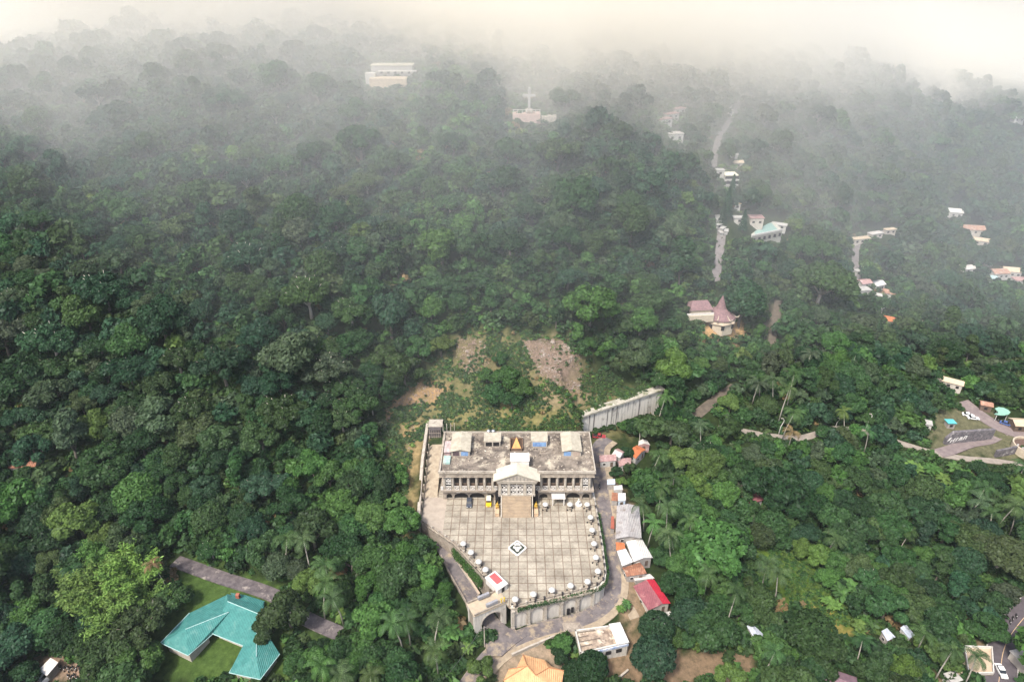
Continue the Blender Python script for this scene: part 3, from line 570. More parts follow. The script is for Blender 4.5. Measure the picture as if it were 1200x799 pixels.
for i in np.nonzero(ok)[0]:
    x, y, R = XX[i], YY[i], RR[i]
    if (px < 480 and 340 < py < 560) and R < 8: R *= 1.28
    if 850 < px < 1050 and 610 < py < 790: R = min(R, 3.3)
    if 712 < px < 800 and 505 < py < 660: R = min(R, 3.6)
    if clash(x, y, R, .46): continue
    grid_.setdefault((int(x // 9), int(y // 9)), []).append((x, y, R))
    px, py = PX[i], PY[i]
    ty = r_.choices('bsrtp', [6, 2.2 if (px < 480 and py < 520) else .8, .7, .9, 0 if (px < 700 or py < 430) else .25])[0]
    if ty in 'sb' and R > 4 and r_.random() < .3: R *= 1.2
    if ty == 'p': R = r_.uniform(3.4, 4.4)
    if ty == 't': R *= .8
    spots.append((x, y, ZZ[i], R, ty, kcol(px, py, r_), px, py, RP[i]))
print('TREES', len(spots), n_manual)
# ------------------------------------------------------------------ trees: the largest in view as things, the rest as one forest
LAND = {'the turquoise-roofed house': (262,745), 'the arched gate': (570,712), 'the pale tiled plaza': (545,640), 'the colonnaded building': (605,550), 'the bare landslide scar': (648,425), 'the stained retaining wall': (728,480),
 'the thatched rotunda': (835,365), 'the white cross': (620,118), 'the pool terrace': (890,265), 'the red-roofed house': (762,695), 'the long grey shed': (736,610), 'the tan hip-roofed house': (625,783), 'the roofless ruin': (700,750),
 'the green canopy': (1169,487), 'the white car on the bend': (1176,770), 'the hazy hilltop block': (460,88), 'the silver hut': (882,741), 'the motorcycle yard': (80,785), 'the bright grassy slope': (950,690), 'the valley road houses': (1025,340),
 'the white hall': (852,205), 'the dry-fronded palm': (188,668), 'the paved path': (265,675), 'the orange-roofed house': (748,527), 'the hillside lane': (925,512), 'the village on the far slope': (1170,320), 'the tan cabin': (1112,445), 'the ocher landslip': (490,460)}
ORD = ['nearest', 'second nearest', 'third nearest', 'fourth nearest', 'fifth nearest', 'sixth nearest', 'seventh nearest', 'eighth nearest', 'ninth nearest', 'tenth nearest']
vis = [s for s in spots if -s[8] * .5 < s[6] < 1200 + s[8] * .5 and s[7] < 799 + s[8] * .4]
manual = set(id(s) for s in spots[:n_manual])
quota = {'b': 290, 's': 150, 'r': 70, 't': 80, 'p': 110, 'n': 60, 'm': 20, 'c': 10}
chosen = []
for ty, q in quota.items():
    c = sorted([s for s in vis if s[4] == ty], key=lambda s: (id(s) not in manual, -s[8])); chosen += c[:q]
cid = set(id(s) for s in chosen); rest = [s for s in spots if id(s) not in cid]
key = {}
for s in chosen:
    ln, (lx, ly) = min(LAND.items(), key=lambda kv: (kv[1][0] - s[6]) ** 2 + ((kv[1][1] - s[7]) * 1.2) ** 2); dx, dy = s[6] - lx, s[7] - ly
    side = ('above' if dy < 0 else 'below') if abs(dy) > abs(dx) else ('left of' if dx < 0 else 'right of')
    key.setdefault((s[4], s[5], side, ln), []).append((math.hypot(dx, dy), s))
r_ = random.Random(4)
for (ty, cn, side, ln), lst in key.items():
    lst.sort(key=lambda q: q[0])
    for i, (dd, s) in enumerate(lst):
        x, y, z, R, _, _, px, py, rp = s; nm, words_ = KIND[ty]; tint, cw = PAL[cn]
        if ty == 'p' and cn == 'dry': lab = 'tall lone palm with dry tan fronds above the turquoise-roofed house' if px < 300 else 'palm with dry tan fronds beside the hillside lane'
        elif i < len(ORD): lab = f"{cw} {words_}, {ORD[i]} {side} {ln}"
        else: lab = f"{cw} {words_} farther off {side} {ln}"
        t_ = thing(nm, lab, 'palm' if ty == 'p' else 'banana plant' if ty == 'n' else 'bamboo' if ty == 'm' else 'tree', (x, y, z), r_.uniform(0, 6.28), {'p': 'coconut palms', 'n': 'banana plants', 'm': 'bamboo clumps', 'c': 'conifers by the pool'}.get(ty, nm.replace('_', ' ') + 's of the hillside forest'))
        k = R * r_.uniform(.97, 1.05); t_.scale = (k, k * r_.uniform(.92, 1.08), k * r_.uniform(.88, 1.12))
        tr, cr = PROTO[ty][r_.randrange(len(PROTO[ty]))]; v = r_.uniform(.78, 1.22); v *= 1.5 if ty == 'p' else 1.25 if ty == 'n' else 1.5 if ty == 'm' else 1; tn = tuple(min(1, c * v * r_.uniform(.92, 1.08)) for c in tint)
        for me in (tr, cr):
            o = bpy.data.objects.new(me.name, me); COL.objects.link(o); o.parent = t_
            if me is cr: o.color = (*tn, 1)
# the far forest, one mass
lod = {}
for k, cnt in (('b', 6), ('s', 3), ('r', 2), ('t', 2)):
    lod[k] = []
    for i in range(cnt):
        for lv, (n, sz) in enumerate(((560, .21), (210, .34))):
            V, F = crown_geo({'b': 10, 's': 40, 'r': 70, 't': 90}[k] + i, k, n, sz); lod[k].append((V + np.array((0, 0, {'b': .42, 's': .5, 'r': .4, 't': .6}[k])), len(V)))
VV, CC = [], []
nr = np.random.default_rng(8)
for x, y, z, R, ty, cn, px, py, rp in rest:
    if ty in 'pnmc': ty = 'b'
    i = nr.integers(len(lod[ty]) // 2); V, n = lod[ty][2 * i + (0 if rp > 8.5 else 1)]; a = nr.uniform(0, 6.28); c, s_ = math.cos(a), math.sin(a); sc = R * nr.uniform(.95, 1.1)
    VV.append(np.stack([V[:, 0] * c - V[:, 1] * s_, V[:, 0] * s_ + V[:, 1] * c, V[:, 2] * nr.uniform(.85, 1.15)], 1) * sc + np.array((x, y, z)))
    CC.append(np.tile(np.array(PAL[cn][0]) * nr.uniform(.75, 1.25) * nr.uniform(.92, 1.08, 3), (n, 1)))
V = np.concatenate(VV); F = np.arange(len(V)).reshape(-1, 4)
ff = bpy.data.objects.new('distant_forest', npmesh('distant_forest', V, F, LEAF_A, np.concatenate(CC))); COL.objects.link(ff); ff['kind'] = 'stuff'; ff['label'] = 'dense forest covering the upper hill under low cloud'; ff['category'] = 'forest'
# undergrowth and scrub in the gaps and clearings, one mass
UG = []
nr = np.random.default_rng(31); n = 34000
ang = nr.uniform(-.95, .95, n); dist = np.sqrt(nr.uniform(95 ** 2, 420 ** 2, n)); ux, uy = dist * np.sin(ang), CAM.y + dist * np.cos(ang); uz = T(ux, uy); upx, upy, _ = proj(ux, uy, uz)
ok = (upx > -30) & (upx < 1230) & (upy < 830)
for P_, hw in ROADS: ok &= ((ux[:, None] - P_[None, ::2, 0]) ** 2 + (uy[:, None] - P_[None, ::2, 1]) ** 2).min(1) > (hw + 1.3) ** 2
BARE = [[(670,736),(714,730),(739,752),(680,768)],[(535,392),(568,398),(574,428),(550,440),(534,425)],[(612,399),(662,398),(682,440),(680,460),(650,450),(630,436)],[(160,740),(225,650),(325,690),(340,799),(165,799)],[(700,745),(735,735),(800,762),(885,765),(882,799),(700,799)],[(820,376),(874,378),(872,398),(824,398)],[(895,354),(920,354),(914,398),(894,396)],[(28,799),(38,768),(108,775),(112,799)],[(585,750),(662,760),(662,799),(575,799)],[(452,480),(488,450),(522,456),(512,470)],[(1128,757),(1168,757),(1168,790),(1128,790)],[(690,500),(800,500),(800,740),(690,740)],[(496,508),(700,510),(710,740),(540,740),(494,615)],[(1090,480),(1200,480),(1200,545),(1090,540)],[(836,250),(925,252),(925,282),(855,280)], [(875,632),(940,638),(986,690),(1016,746),(985,750),(925,714),(880,680)]]
for k, poly in enumerate(BARE): ok &= ~in_poly(upx, upy, poly) | (nr.random(n) < (.04 if k in (1, 2, 4, 9, len(BARE) - 1) else 0))
ok &= ~in_poly(ux, uy, [(p[0] * 1.06 - .1, p[1] * 1.06) for p in PLAZA]) & ~((ux > -34) & (ux < 29) & (uy > -10) & (uy < 27))
tV, _f = crown_geo(15, 'b', 60, .42); VV, CC = [], []
CLR = [(440,515),(455,470),(490,450),(528,405),(545,385),(660,388),(690,430),(775,450),(782,500),(695,512),(500,500),(492,640),(475,640),(465,560)]
for i in np.nonzero(ok)[0]:
    inc = bool(in_poly(np.array([upx[i]]), np.array([upy[i]]), CLR)[0]); R = nr.uniform(.5, 1.5) * (.8 if inc else 1.9); a = nr.uniform(0, 6.28); c, s_ = math.cos(a), math.sin(a)
    cn = nr.choice(['olive', 'mid', 'fresh', 'lime', 'moss', 'dry'], p=[.36, .2, .12, .06, .22, .04] if inc else [.1, .32, .22, .04, .3, .02])
    VV.append(np.stack([tV[:, 0] * c - tV[:, 1] * s_, tV[:, 0] * s_ + tV[:, 1] * c, tV[:, 2] * nr.uniform(.5, 1.0)], 1) * R + np.array((ux[i], uy[i], uz[i] - .1 * R)))
    CC.append(np.tile(np.array(PAL[cn][0]) * nr.uniform(.8, 1.35) * (1.35 if inc else 1.0), (len(tV), 1)))
n2 = 60000; ex, ey = nr.uniform(-62, 62, n2), nr.uniform(-22, 75, n2); ez = T(ex, ey); epx, epy, _ = proj(ex, ey, ez); tS, _f = crown_geo(16, 'b', 26, .5)
ok2 = in_poly(epx, epy, CLR) & ~((ex > -34) & (ex < 29) & (ey > -40) & (ey < 23.5))
for k, poly in enumerate(BARE):
    if k in (1, 2, 9): ok2 &= ~in_poly(epx, epy, poly) | (nr.random(n2) < (.35 if k == 1 else .04))
    elif k in (11, 12): ok2 &= ~in_poly(epx, epy, poly)
ok2 &= (np.sin(ex * .42 + 1.7 * np.sin(ey * .31)) + np.sin(ey * .55 + 1.3 * np.sin(ex * .27)) + nr.normal(0, .5, n2)) > -.35
for i in np.nonzero(ok2)[0][:9000]:
    R = nr.uniform(.25, .8); a = nr.uniform(0, 6.28); c, s_ = math.cos(a), math.sin(a); cn = nr.choice(['olive', 'mid', 'lime', 'moss', 'dry', 'grey'], p=[.44, .12, .10, .24, .0, .10])
    VV.append(np.stack([tS[:, 0] * c - tS[:, 1] * s_, tS[:, 0] * s_ + tS[:, 1] * c, tS[:, 2] * nr.uniform(.6, 1.2)], 1) * R + np.array((ex[i], ey[i], ez[i] - .1)))
    CC.append(np.tile(np.array(PAL[cn][0]) * nr.uniform(1.0, 1.8), (len(tS), 1)))
n3 = 5200; ex, ey = nr.uniform(85, 135, n3), nr.uniform(-32, 18, n3); ez = T(ex, ey); epx, epy, _ = proj(ex, ey, ez); ok3 = in_poly(epx, epy, [(875,632),(940,638),(986,690),(1016,746),(985,750),(925,714),(880,680)])
for i in np.nonzero(ok3)[0]:
    R = nr.uniform(.25, .9); a = nr.uniform(0, 6.28); c, s_ = math.cos(a), math.sin(a); cn = nr.choice(['lime', 'fresh', 'mid'], p=[.4, .4, .2])
    VV.append(np.stack([tS[:, 0] * c - tS[:, 1] * s_, tS[:, 0] * s_ + tS[:, 1] * c, tS[:, 2] * nr.uniform(.6, 1.2)], 1) * R + np.array((ex[i], ey[i], ez[i] - .1))); CC.append(np.tile(np.array(PAL[cn][0]) * nr.uniform(.8, 1.3), (len(tS), 1)))
V = np.concatenate(VV); uo = bpy.data.objects.new('undergrowth', npmesh('undergrowth', V, np.arange(len(V)).reshape(-1, 4), LEAF_A, np.concatenate(CC))); COL.objects.link(uo); uo['kind'] = 'stuff'; uo['label'] = 'low scrub and weeds covering the ground between the trees'; uo['category'] = 'undergrowth'
# loose stone on the landslide scars
mb = MB(); rr = random.Random(3); vq = np.array([(-1,-1,-.4),(1,-1,-.5),(1.1,1,-.4),(-1,1.1,-.5),(-.6,-.7,.6),(.6,-.5,.7),(.7,.6,.5),(-.5,.7,.6)]); RV, RF = [], []; qf = np.array([(3,2,1,0),(4,5,6,7),(0,1,5,4),(1,2,6,5),(2,3,7,6),(3,0,4,7)])
for poly, cnt in (([(612,399),(640,396),(662,400),(676,414),(682,440),(682,462),(650,452),(628,436)], 2600), ([(535,392),(568,398),(574,428),(550,440),(534,425)], 500), ([(452,478),(470,462),(488,448),(524,455),(516,470),(494,474),(470,484),(448,500)], 500), ([(560,455),(690,450),(690,500),(520,500)], 90), ([(820,376),(874,378),(880,396),(850,402),(824,398)], 300), ([(470,500),(492,495),(500,520),(488,560),(484,620),(474,600),(476,540)], 260)):
    xs = [p[0] for p in poly]; ys = [p[1] for p in poly]; k = 0
    cand = [(rr.uniform(min(xs), max(xs)), rr.uniform(min(ys), max(ys))) for _ in range(cnt * 2)]; P_ = np.array([tuple(at(poly[0][0], poly[0][1]))])
    ca = np.array(cand); keep = in_poly(ca[:, 0], ca[:, 1], poly); ca = ca[keep][:cnt]
    zz = np.full(len(ca), float(at(sum(xs) / len(xs), sum(ys) / len(ys)).z))
    for _ in range(8):
        d_ = np.stack([(ca[:, 0] - 600) / FL, CS + (399.5 - ca[:, 1]) / FL * SN, -SN + (399.5 - ca[:, 1]) / FL * CS], 1); t_ = (zz - CAM.z) / d_[:, 2]; wx, wy = d_[:, 0] * t_, CAM.y + d_[:, 1] * t_; zz = .5 * zz + .5 * T(wx, wy)
    zt = T(wx, wy)
    for x, y, z in zip(wx, wy, zt):
        if -34 < x < 29 and -40 < y < 23.5: continue
        s = rr.lognormvariate(-2.0, .5); a = rr.uniform(0, 6.28); c, q = math.cos(a), math.sin(a); v = vq * np.array((s * rr.uniform(.7, 1.4), s, s * .7)); RF.append(qf + 8 * len(RV)); RV.append(np.stack([v[:, 0] * c - v[:, 1] * q + x, v[:, 0] * q + v[:, 1] * c + y, v[:, 2] + z], 1))
ro = bpy.data.objects.new('loose_rubble', npmesh('loose_rubble', np.concatenate(RV), np.concatenate(RF), M_('scar_stone', (.25,.185,.14), (.15,.11,.085), .5, .95, c3=(.30,.26,.225), scale3=.3, t3=.58))); COL.objects.link(ro); ro['kind'] = 'stuff'; ro['label'] = 'broken brown stone strewn over the bare landslide scars'; ro['category'] = 'rubble'
print('CHOSEN', len(chosen), 'REST', len(rest))
# ------------------------------------------------------------------ plaza and its walls
conc = M_('aged_concrete', (.35,.305,.25), (.22,.185,.15), .8, .85, c3=(.17,.14,.12), scale3=.45, t3=.58)
conc_l = M_('pale_concrete', (.43,.39,.33), (.31,.275,.23), .9, .85, c3=(.22,.185,.155), scale3=.5, t3=.6)
wall_w = M_('stained_white_wall', (.56,.53,.475), (.40,.37,.33), 1.3, .9, streak=.12, c3=(.20,.19,.16), scale3=.5, t3=.64, bump=.3)
white = M_('white_paint', (.62,.60,.565), (.5,.475,.44), 1.5, .6)
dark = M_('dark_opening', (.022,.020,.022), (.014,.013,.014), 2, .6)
brownw = M_('brown_plaster', (.15,.105,.08), (.095,.068,.053), .9, .9)
iron = M_('dark_iron', (.045,.04,.04), (.03,.028,.028), 4, .5)
def tile_mat():
    m = bpy.data.materials.new('plaza_tiles'); m.use_nodes = True; t = m.node_tree; N = t.nodes; L = t.links; b = N['Principled BSDF']; b.inputs['Roughness'].default_value = .8; b.inputs['Specular IOR Level'].default_value = .25
    tc = N.new('ShaderNodeTexCoord'); mp = N.new('ShaderNodeMapping'); mp.inputs['Location'].default_value = (.75, .55, 0); L.new(tc.outputs['Object'], mp.inputs[0])
    br = N.new('ShaderNodeTexBrick'); br.offset = 0; br.squash = 1; br.inputs['Scale'].default_value = 1; br.inputs['Brick Width'].default_value = 2.62; br.inputs['Row Height'].default_value = 2.62; br.inputs['Mortar Size'].default_value = .16; br.inputs['Mortar Smooth'].default_value = .25
    br.inputs['Color1'].default_value = (.385, .36, .305, 1); br.inputs['Color2'].default_value = (.315, .292, .245, 1); br.inputs['Mortar'].default_value = (.205, .165, .13, 1); L.new(mp.outputs[0], br.inputs[0])
    n1 = N.new('ShaderNodeTexNoise'); n1.inputs['Scale'].default_value = .16; n1.inputs['Detail'].default_value = 7; n1.inputs['Roughness'].default_value = .7; L.new(tc.outputs['Object'], n1.inputs[0])
    r1 = N.new('ShaderNodeValToRGB'); r1.color_ramp.elements[0].position = .3; r1.color_ramp.elements[1].position = .6; r1.color_ramp.elements[0].color = (.52, .48, .455, 1); r1.color_ramp.elements[1].color = (1.08, 1.06, 1.02, 1); L.new(n1.outputs['Fac'], r1.inputs[0])
    n2 = N.new('ShaderNodeTexNoise'); n2.inputs['Scale'].default_value = 1.6; n2.inputs['Detail'].default_value = 6; n2.inputs['Roughness'].default_value = .75; L.new(tc.outputs['Object'], n2.inputs[0])
    r2 = N.new('ShaderNodeValToRGB'); r2.color_ramp.elements[0].position = .3; r2.color_ramp.elements[1].position = .62; r2.color_ramp.elements[0].color = (.72, .70, .67, 1); r2.color_ramp.elements[1].color = (1.05, 1.05, 1.05, 1); L.new(n2.outputs['Fac'], r2.inputs[0])
    o = br.outputs[0]
    for r in (r1, r2):
        x = N.new('ShaderNodeMix'); x.data_type = 'RGBA'; x.blend_type = 'MULTIPLY'; x.inputs[0].default_value = 1; L.new(o, x.inputs[6]); L.new(r.outputs[0], x.inputs[7]); o = x.outputs[2]
    L.new(o, b.inputs['Base Color']); return m
struct(put(MB().prism(PLAZA, -.5, 0), 'plaza_pavement', tile_mat()))
struct(put(MB().prism([(-29.0, 3.0), (-28.3, -8.2), (-21.5, -14.0), (-21.3, 3.0)], -.3, .012), 'plaza_apron', M_('worn_apron', (.38,.325,.265), (.30,.255,.21), .5, .9, c3=(.30,.25,.21), scale3=.25, t3=.6)))
# alley ramp left of the building
struct(put(MB().prism([(-29.2, 3), (-24.6, 3), (-24.6, 24), (-29.2, 30)], [-.5, -.5, 4, 5], [.02, .02, 5.6, 7]), 'alley_ramp', M_('ramp_concrete', (.39,.33,.245), (.26,.21,.155), .6, .9)))

def arc(cx, z, r, n=10, rz=None):
    rz = rz or r; return [(cx + r * math.cos(math.pi * (1 - i / n)), z + rz * math.sin(math.pi * (1 - i / n))) for i in range(n + 1)]
def arch_fill(mb, a, b, u0, u1, z0, ztop, cx, r, zs, th, rz=None):
    """wall from u0 to u1 (along a->b) with an arched opening, as pier, pier, spandrel."""
    if cx - r > u0: mb.vprism([(u0, z0), (cx - r, z0), (cx - r, ztop), (u0, ztop)], a, b, th)
    if u1 > cx + r: mb.vprism([(cx + r, z0), (u1, z0), (u1, ztop), (cx + r, ztop)], a, b, th)
    A_ = arc(cx, zs, r, 10, rz)
    for i in range(len(A_) - 1):
        (x0, y0), (x1, y1) = A_[i], A_[i + 1]; mb.vprism([(x0, y0), (x1, y1), (x1, ztop), (x0, ztop)], a, b, th)
# front retaining wall with five blind arches
fa, fb = (0.0, -40.75), (23.4, -33.9); FLn = math.hypot(fb[0] - fa[0], fb[1] - fa[1]); ud = ((fb[0] - fa[0]) / FLn, (fb[1] - fa[1]) / FLn)
pw = thing('retaining_wall', 'tall cream plaza wall with five blind arches above the access road', 'retaining wall', (12, -37, -8))
mb = MB(); mb.vprism([(0, -9), (FLn, -9), (FLn, .05), (0, .05)], (fa[0] - ud[1] * .35, fa[1] + ud[0] * .35), (fb[0] - ud[1] * .35, fb[1] + ud[0] * .35), .8); put(mb, 'wall_body', wall_w, pw)
pit = FLn / 5
for i in range(5):
    mb = MB(); arch_fill(mb, fa, fb, i * pit + .35, (i + 1) * pit - .35, -8.6, -.9, (i + .5) * pit, pit / 2 - .62, -4.0, .36); put(mb, 'arch_panel', conc_l, pw)
    mb = MB(); A_ = arc((i + .5) * pit, -4.0, pit / 2 - .5, 12); B_ = arc((i + .5) * pit, -4.0, pit / 2 - .66, 12)
    for k in range(12): mb.vprism([A_[k], A_[k + 1], B_[k + 1], B_[k]], (fa[0] + ud[1] * .1, fa[1] - ud[0] * .1), (fb[0] + ud[1] * .1, fb[1] - ud[0] * .1), .12)
    put(mb, 'arch_moulding', M_('grey_moulding', (.30,.28,.25), (.2,.18,.17), 2), pw)
for i in range(6):
    u = min(max(i * pit, .3), FLn - .3); c = (fa[0] + ud[0] * u + ud[1] * .12, fa[1] + ud[1] * u - ud[0] * .12)
    put(MB().box((c[0], c[1], -4.7), (.7, .5, 7.7), math.atan2(ud[1], ud[0])).box((c[0], c[1], -8), (.95, .7, 1.0), math.atan2(ud[1], ud[0])).box((c[0], c[1], -1.0), (.95, .7, .4), math.atan2(ud[1], ud[0])), 'pilaster', conc_l, pw)
g4 = (fa[0] + ud[0] * pit * 3.42 + ud[1] * .02, fa[1] + ud[1] * pit * 3.42 - ud[0] * .02)
put(MB().box((g4[0], g4[1], -6.9), (.8, .3, 2.3), math.atan2(ud[1], ud[0])), 'doorway', dark, pw)
put(MB().box((g4[0] + 1.2, g4[1] + .35, -6.6), (.7, .3, 2.0), math.atan2(ud[1], ud[0])), 'niche', dark, pw)
def chain_wall(mb, pts, z0, z1, th):
    for i in range(len(pts) - 1):
        a, b = pts[i], pts[i + 1]; l = math.hypot(b[0] - a[0], b[1] - a[1])
        za = z0 if not hasattr(z0, '__len__') else z0[i]; zb = z0 if not hasattr(z0, '__len__') else z0[i + 1]
        ta = z1 if not hasattr(z1, '__len__') else z1[i]; tb = z1 if not hasattr(z1, '__len__') else z1[i + 1]
        mb.vprism([(0, za), (l, zb), (l, tb), (0, ta)], a, b, th)
    return mb
RC = [(23.4, -33.9), (25.2, -32.9), (26.6, -31.2), (27.4, -28), (27.6, -18), (27.4, 3), (27.3, 22)]
put(chain_wall(MB(), RC, -9, .03, .7), 'corner_wall', wall_w, pw)
LC = [(-28.6, -8.5), (-17.6, -17.6), (-7.8, -30.0), (-6.4, -33.4)]
put(chain_wall(MB(), LC, -9, .03, .6), 'flank_wall', conc, pw)
# parapet of the plaza: low wall, posts and a strip of hedge outside
pr = thing('parapet', 'low balustrade with dark urn posts along the plaza edge', 'balustrade', (20, -20, 0))
EDGE = [(.4, -40.2), (11.6, -36.95), (23.2, -33.5), (24.8, -32.5), (26.2, -30.9), (26.9, -28), (27.0, -18), (26.9, 2.0)]
put(chain_wall(MB(), EDGE, .02, .75, .22), 'low_wall', conc, pr)
put(chain_wall(MB(), [(-28.3, -8.3), (-17.3, -17.3), (-7.7, -29.5)], .02, .7, .22), 'low_wall', conc, pr)
def along(pts, step, s0=0.0):
    out, carry = [], s0
    for (ax, ay), (bx, by) in zip(pts, pts[1:]):
        l = math.hypot(bx - ax, by - ay); s = carry
        while s < l: out.append((ax + (bx - ax) * s / l, ay + (by - ay) * s / l)); s += step
        carry = s - l
    return out
for x, y in along(EDGE, 2.65, 1.0): put(MB().box((x, y, .6), (.42, .42, 1.16)).box((x, y, 1.22), (.56, .56, .1)), 'post', iron if (int(x * 7 + y * 3) % 3) else conc_l, pr)
for x, y in along([(-28.3, -8.3), (-17.3, -17.3), (-7.7, -29.5)], 2.9, 1.4): put(MB().box((x, y, .5), (.4, .4, 1.0)).box((x, y, 1.04), (.52, .52, .1)), 'post', conc_l, pr)
def hedge(pts, w, zt, n, seed, cn, name='hedge', lab=None):
    nr = np.random.default_rng(seed); P = []; segs = list(zip(pts, pts[1:])); ls = np.array([math.hypot(b[0] - a[0], b[1] - a[1]) for a, b in segs]); k = nr.choice(len(segs), n, p=ls / ls.sum())
    for i in k:
        (ax, ay), (bx, by) = segs[i]; t = nr.random(); l = ls[i]; nx, ny = (by - ay) / l, -(bx - ax) / l; o = nr.uniform(-.5, .5) * w
        P.append((ax + (bx - ax) * t + nx * o, ay + (by - ay) * t + ny * o, nr.uniform(zt[0], zt[1])))
    P = np.array(P); Nn = nr.normal(0, .7, P.shape); Nn[:, 2] += .6; Nn /= np.linalg.norm(Nn, axis=1)[:, None]; V, F = leaf_quads(P, Nn, nr.uniform(.18, .38, n), nr)
    o = bpy.data.objects.new(name, npmesh(name, V, F, LEAF)); COL.objects.link(o); o.color = (*PAL[cn][0], 1); return props(o, lab, 'hedge')
hedge([(1.5, -40.9), (11.6, -37.85), (23.4, -34.4), (25.4, -33.3), (27.0, -31.4), (27.9, -28), (28.0, -18), (27.8, -4)], .7, (-.9, .35), 2600, 1, 'mid', lab='trailing green hedge hanging over the outer edge of the plaza wall')
hedge([(-18.1, -17.4), (-13.4, -23.7), (-9.0, -30.2)], 1.3, (-4.6, -.9), 2200, 2, 'fresh', lab='green planting strip between the ramp and the plaza flank wall')
rk = thing('kerb_wall', 'low pale coping wall beside the gate ramp', 'low wall', (-16, -26, -4)); put(chain_wall(MB(), [(-18.4, -17.1), (-14.0, -23.9), (-9.8, -30.6)], -9, [-4.4, -5.4, -6.3], .45), 'wall_body', conc_l, rk); put(chain_wall(MB(), [(-18.35, -17.15), (-13.95, -23.95), (-9.75, -30.65)], [-4.38, -5.38, -6.28], [-4.25, -5.25, -6.15], .6), 'coping', M_('tan_coping', (.45,.36,.28), (.33,.26,.2), 1), rk)
rk = thing('boundary_wall', 'thin stained wall on the outer side of the gate ramp', 'wall', (-18, -35, -6)); put(chain_wall(MB(), [(-21.9, -17.3), (-19.3, -22.9), (-13.5, -33.1), (-10.6, -41.9), (-8.8, -44.6)], [-9] * 5, [-4.5, -5.0, -6.0, -6.8, -7.4], .3), 'wall_body', conc, rk)
# red-topped kiosk at the plaza corner
kk = thing('gate_kiosk', 'small white kiosk with a red roof panel at the plaza corner', 'kiosk', (-4.4, -33.1, 0), math.radians(-50))
put(MB().box((0, 0, 1.15), (5.4, 3.4, 2.2)), 'wall', white, kk, True); put(MB().box((0, 0, 2.33), (5.9, 3.8, .22)), 'roof_slab', white, kk, True)
put(MB().box((-.6, .3, 2.5), (3.6, 2.0, .14)), 'roof_panel', M_('faded_red', (.50,.10,.10), (.38,.08,.085), 1.2, .7), kk, True); put(MB().box((2.72, .2, 1.0), (.06, 1.0, 1.9)), 'door', dark, kk, True)
# arched gate over the ramp
gt = thing('arched_gate', 'stained arched gateway with a flat beige top spanning the ramp road', 'gate', (-7, -38.6, -7.6))
ga, gb = (-10.2, -43.2), (-1.6, -38.7); GL = math.hypot(gb[0] - ga[0], gb[1] - ga[1]); gd = ((gb[0] - ga[0]) / GL, (gb[1] - ga[1]) / GL); gn = (-gd[1], gd[0])
back = lambda d: ((ga[0] + gn[0] * d, ga[1] + gn[1] * d), (gb[0] + gn[0] * d, gb[1] + gn[1] * d))
mb = MB(); arch_fill(mb, ga, gb, 0, GL, -9, 0.1, 5.2, 3.1, -4.6, 1.0); put(mb, 'front_arch', wall_w, gt)
mb = MB(); arch_fill(mb, *back(3.6), 0, GL, -9, 0.1, 5.2, 3.1, -4.6, .8); put(mb, 'rear_arch', wall_w, gt)
mb = MB(); mb.vprism([(.05, -9), (2.05, -9), (2.05, .05), (.05, .05)], *back(1.0), 2.6); mb.vprism([(8.35, -9), (GL - .05, -9), (GL - .05, .05), (8.35, .05)], *back(1.0), 2.6); put(mb, 'side_pier', conc, gt)
put(MB().vprism([(-.2, .1), (GL + .2, .1), (GL + .2, .35), (-.2, .35)], (ga[0] - gn[0] * .25, ga[1] - gn[1] * .25), (gb[0] - gn[0] * .25, gb[1] - gn[1] * .25), 4.9), 'roof_deck', M_('beige_deck', (.43,.355,.255), (.35,.285,.21), .8), gt)
for d in (-.2, 4.25): put(MB().vprism([(0, .35), (GL, .35), (GL, 1.0), (0, 1.0)], *back(d), .3), 'parapet_wall', conc, gt)
mb = MB(); A_ = arc(5.2, -4.6, 3.35, 14); B_ = arc(5.2, -4.6, 3.05, 14)
for k in range(14): mb.vprism([A_[k], A_[k + 1], B_[k + 1], B_[k]], *back(-.12), .14)
put(mb, 'arch_moulding', conc_l, gt)
gw = M_('grey_sheet', (.30,.30,.32), (.2,.2,.21), 2, .5)
for d, u in ((.25, 5.6), (3.5, 4.6)): put(MB().vprism([(u - 1.7, 1.0), (u + 1.7, 1.0), (u + 1.7, 2.0), (u - 1.7, 2.0)], *back(d), .7), 'sign_box', gw, gt)
for u in (8.2, GL - .6): put(MB().box((ga[0] + gd[0] * u, ga[1] + gd[1] * u, 1.5), (.3, .3, 1.0)).lathe([(.1, 2.0), (.28, 2.2), (.28, 2.5), (.05, 2.7)], (ga[0] + gd[0] * u, ga[1] + gd[1] * u, 0), 8), 'finial', M_('yellow_finial', (.55,.38,.05), (.4,.28,.05), 3), gt)
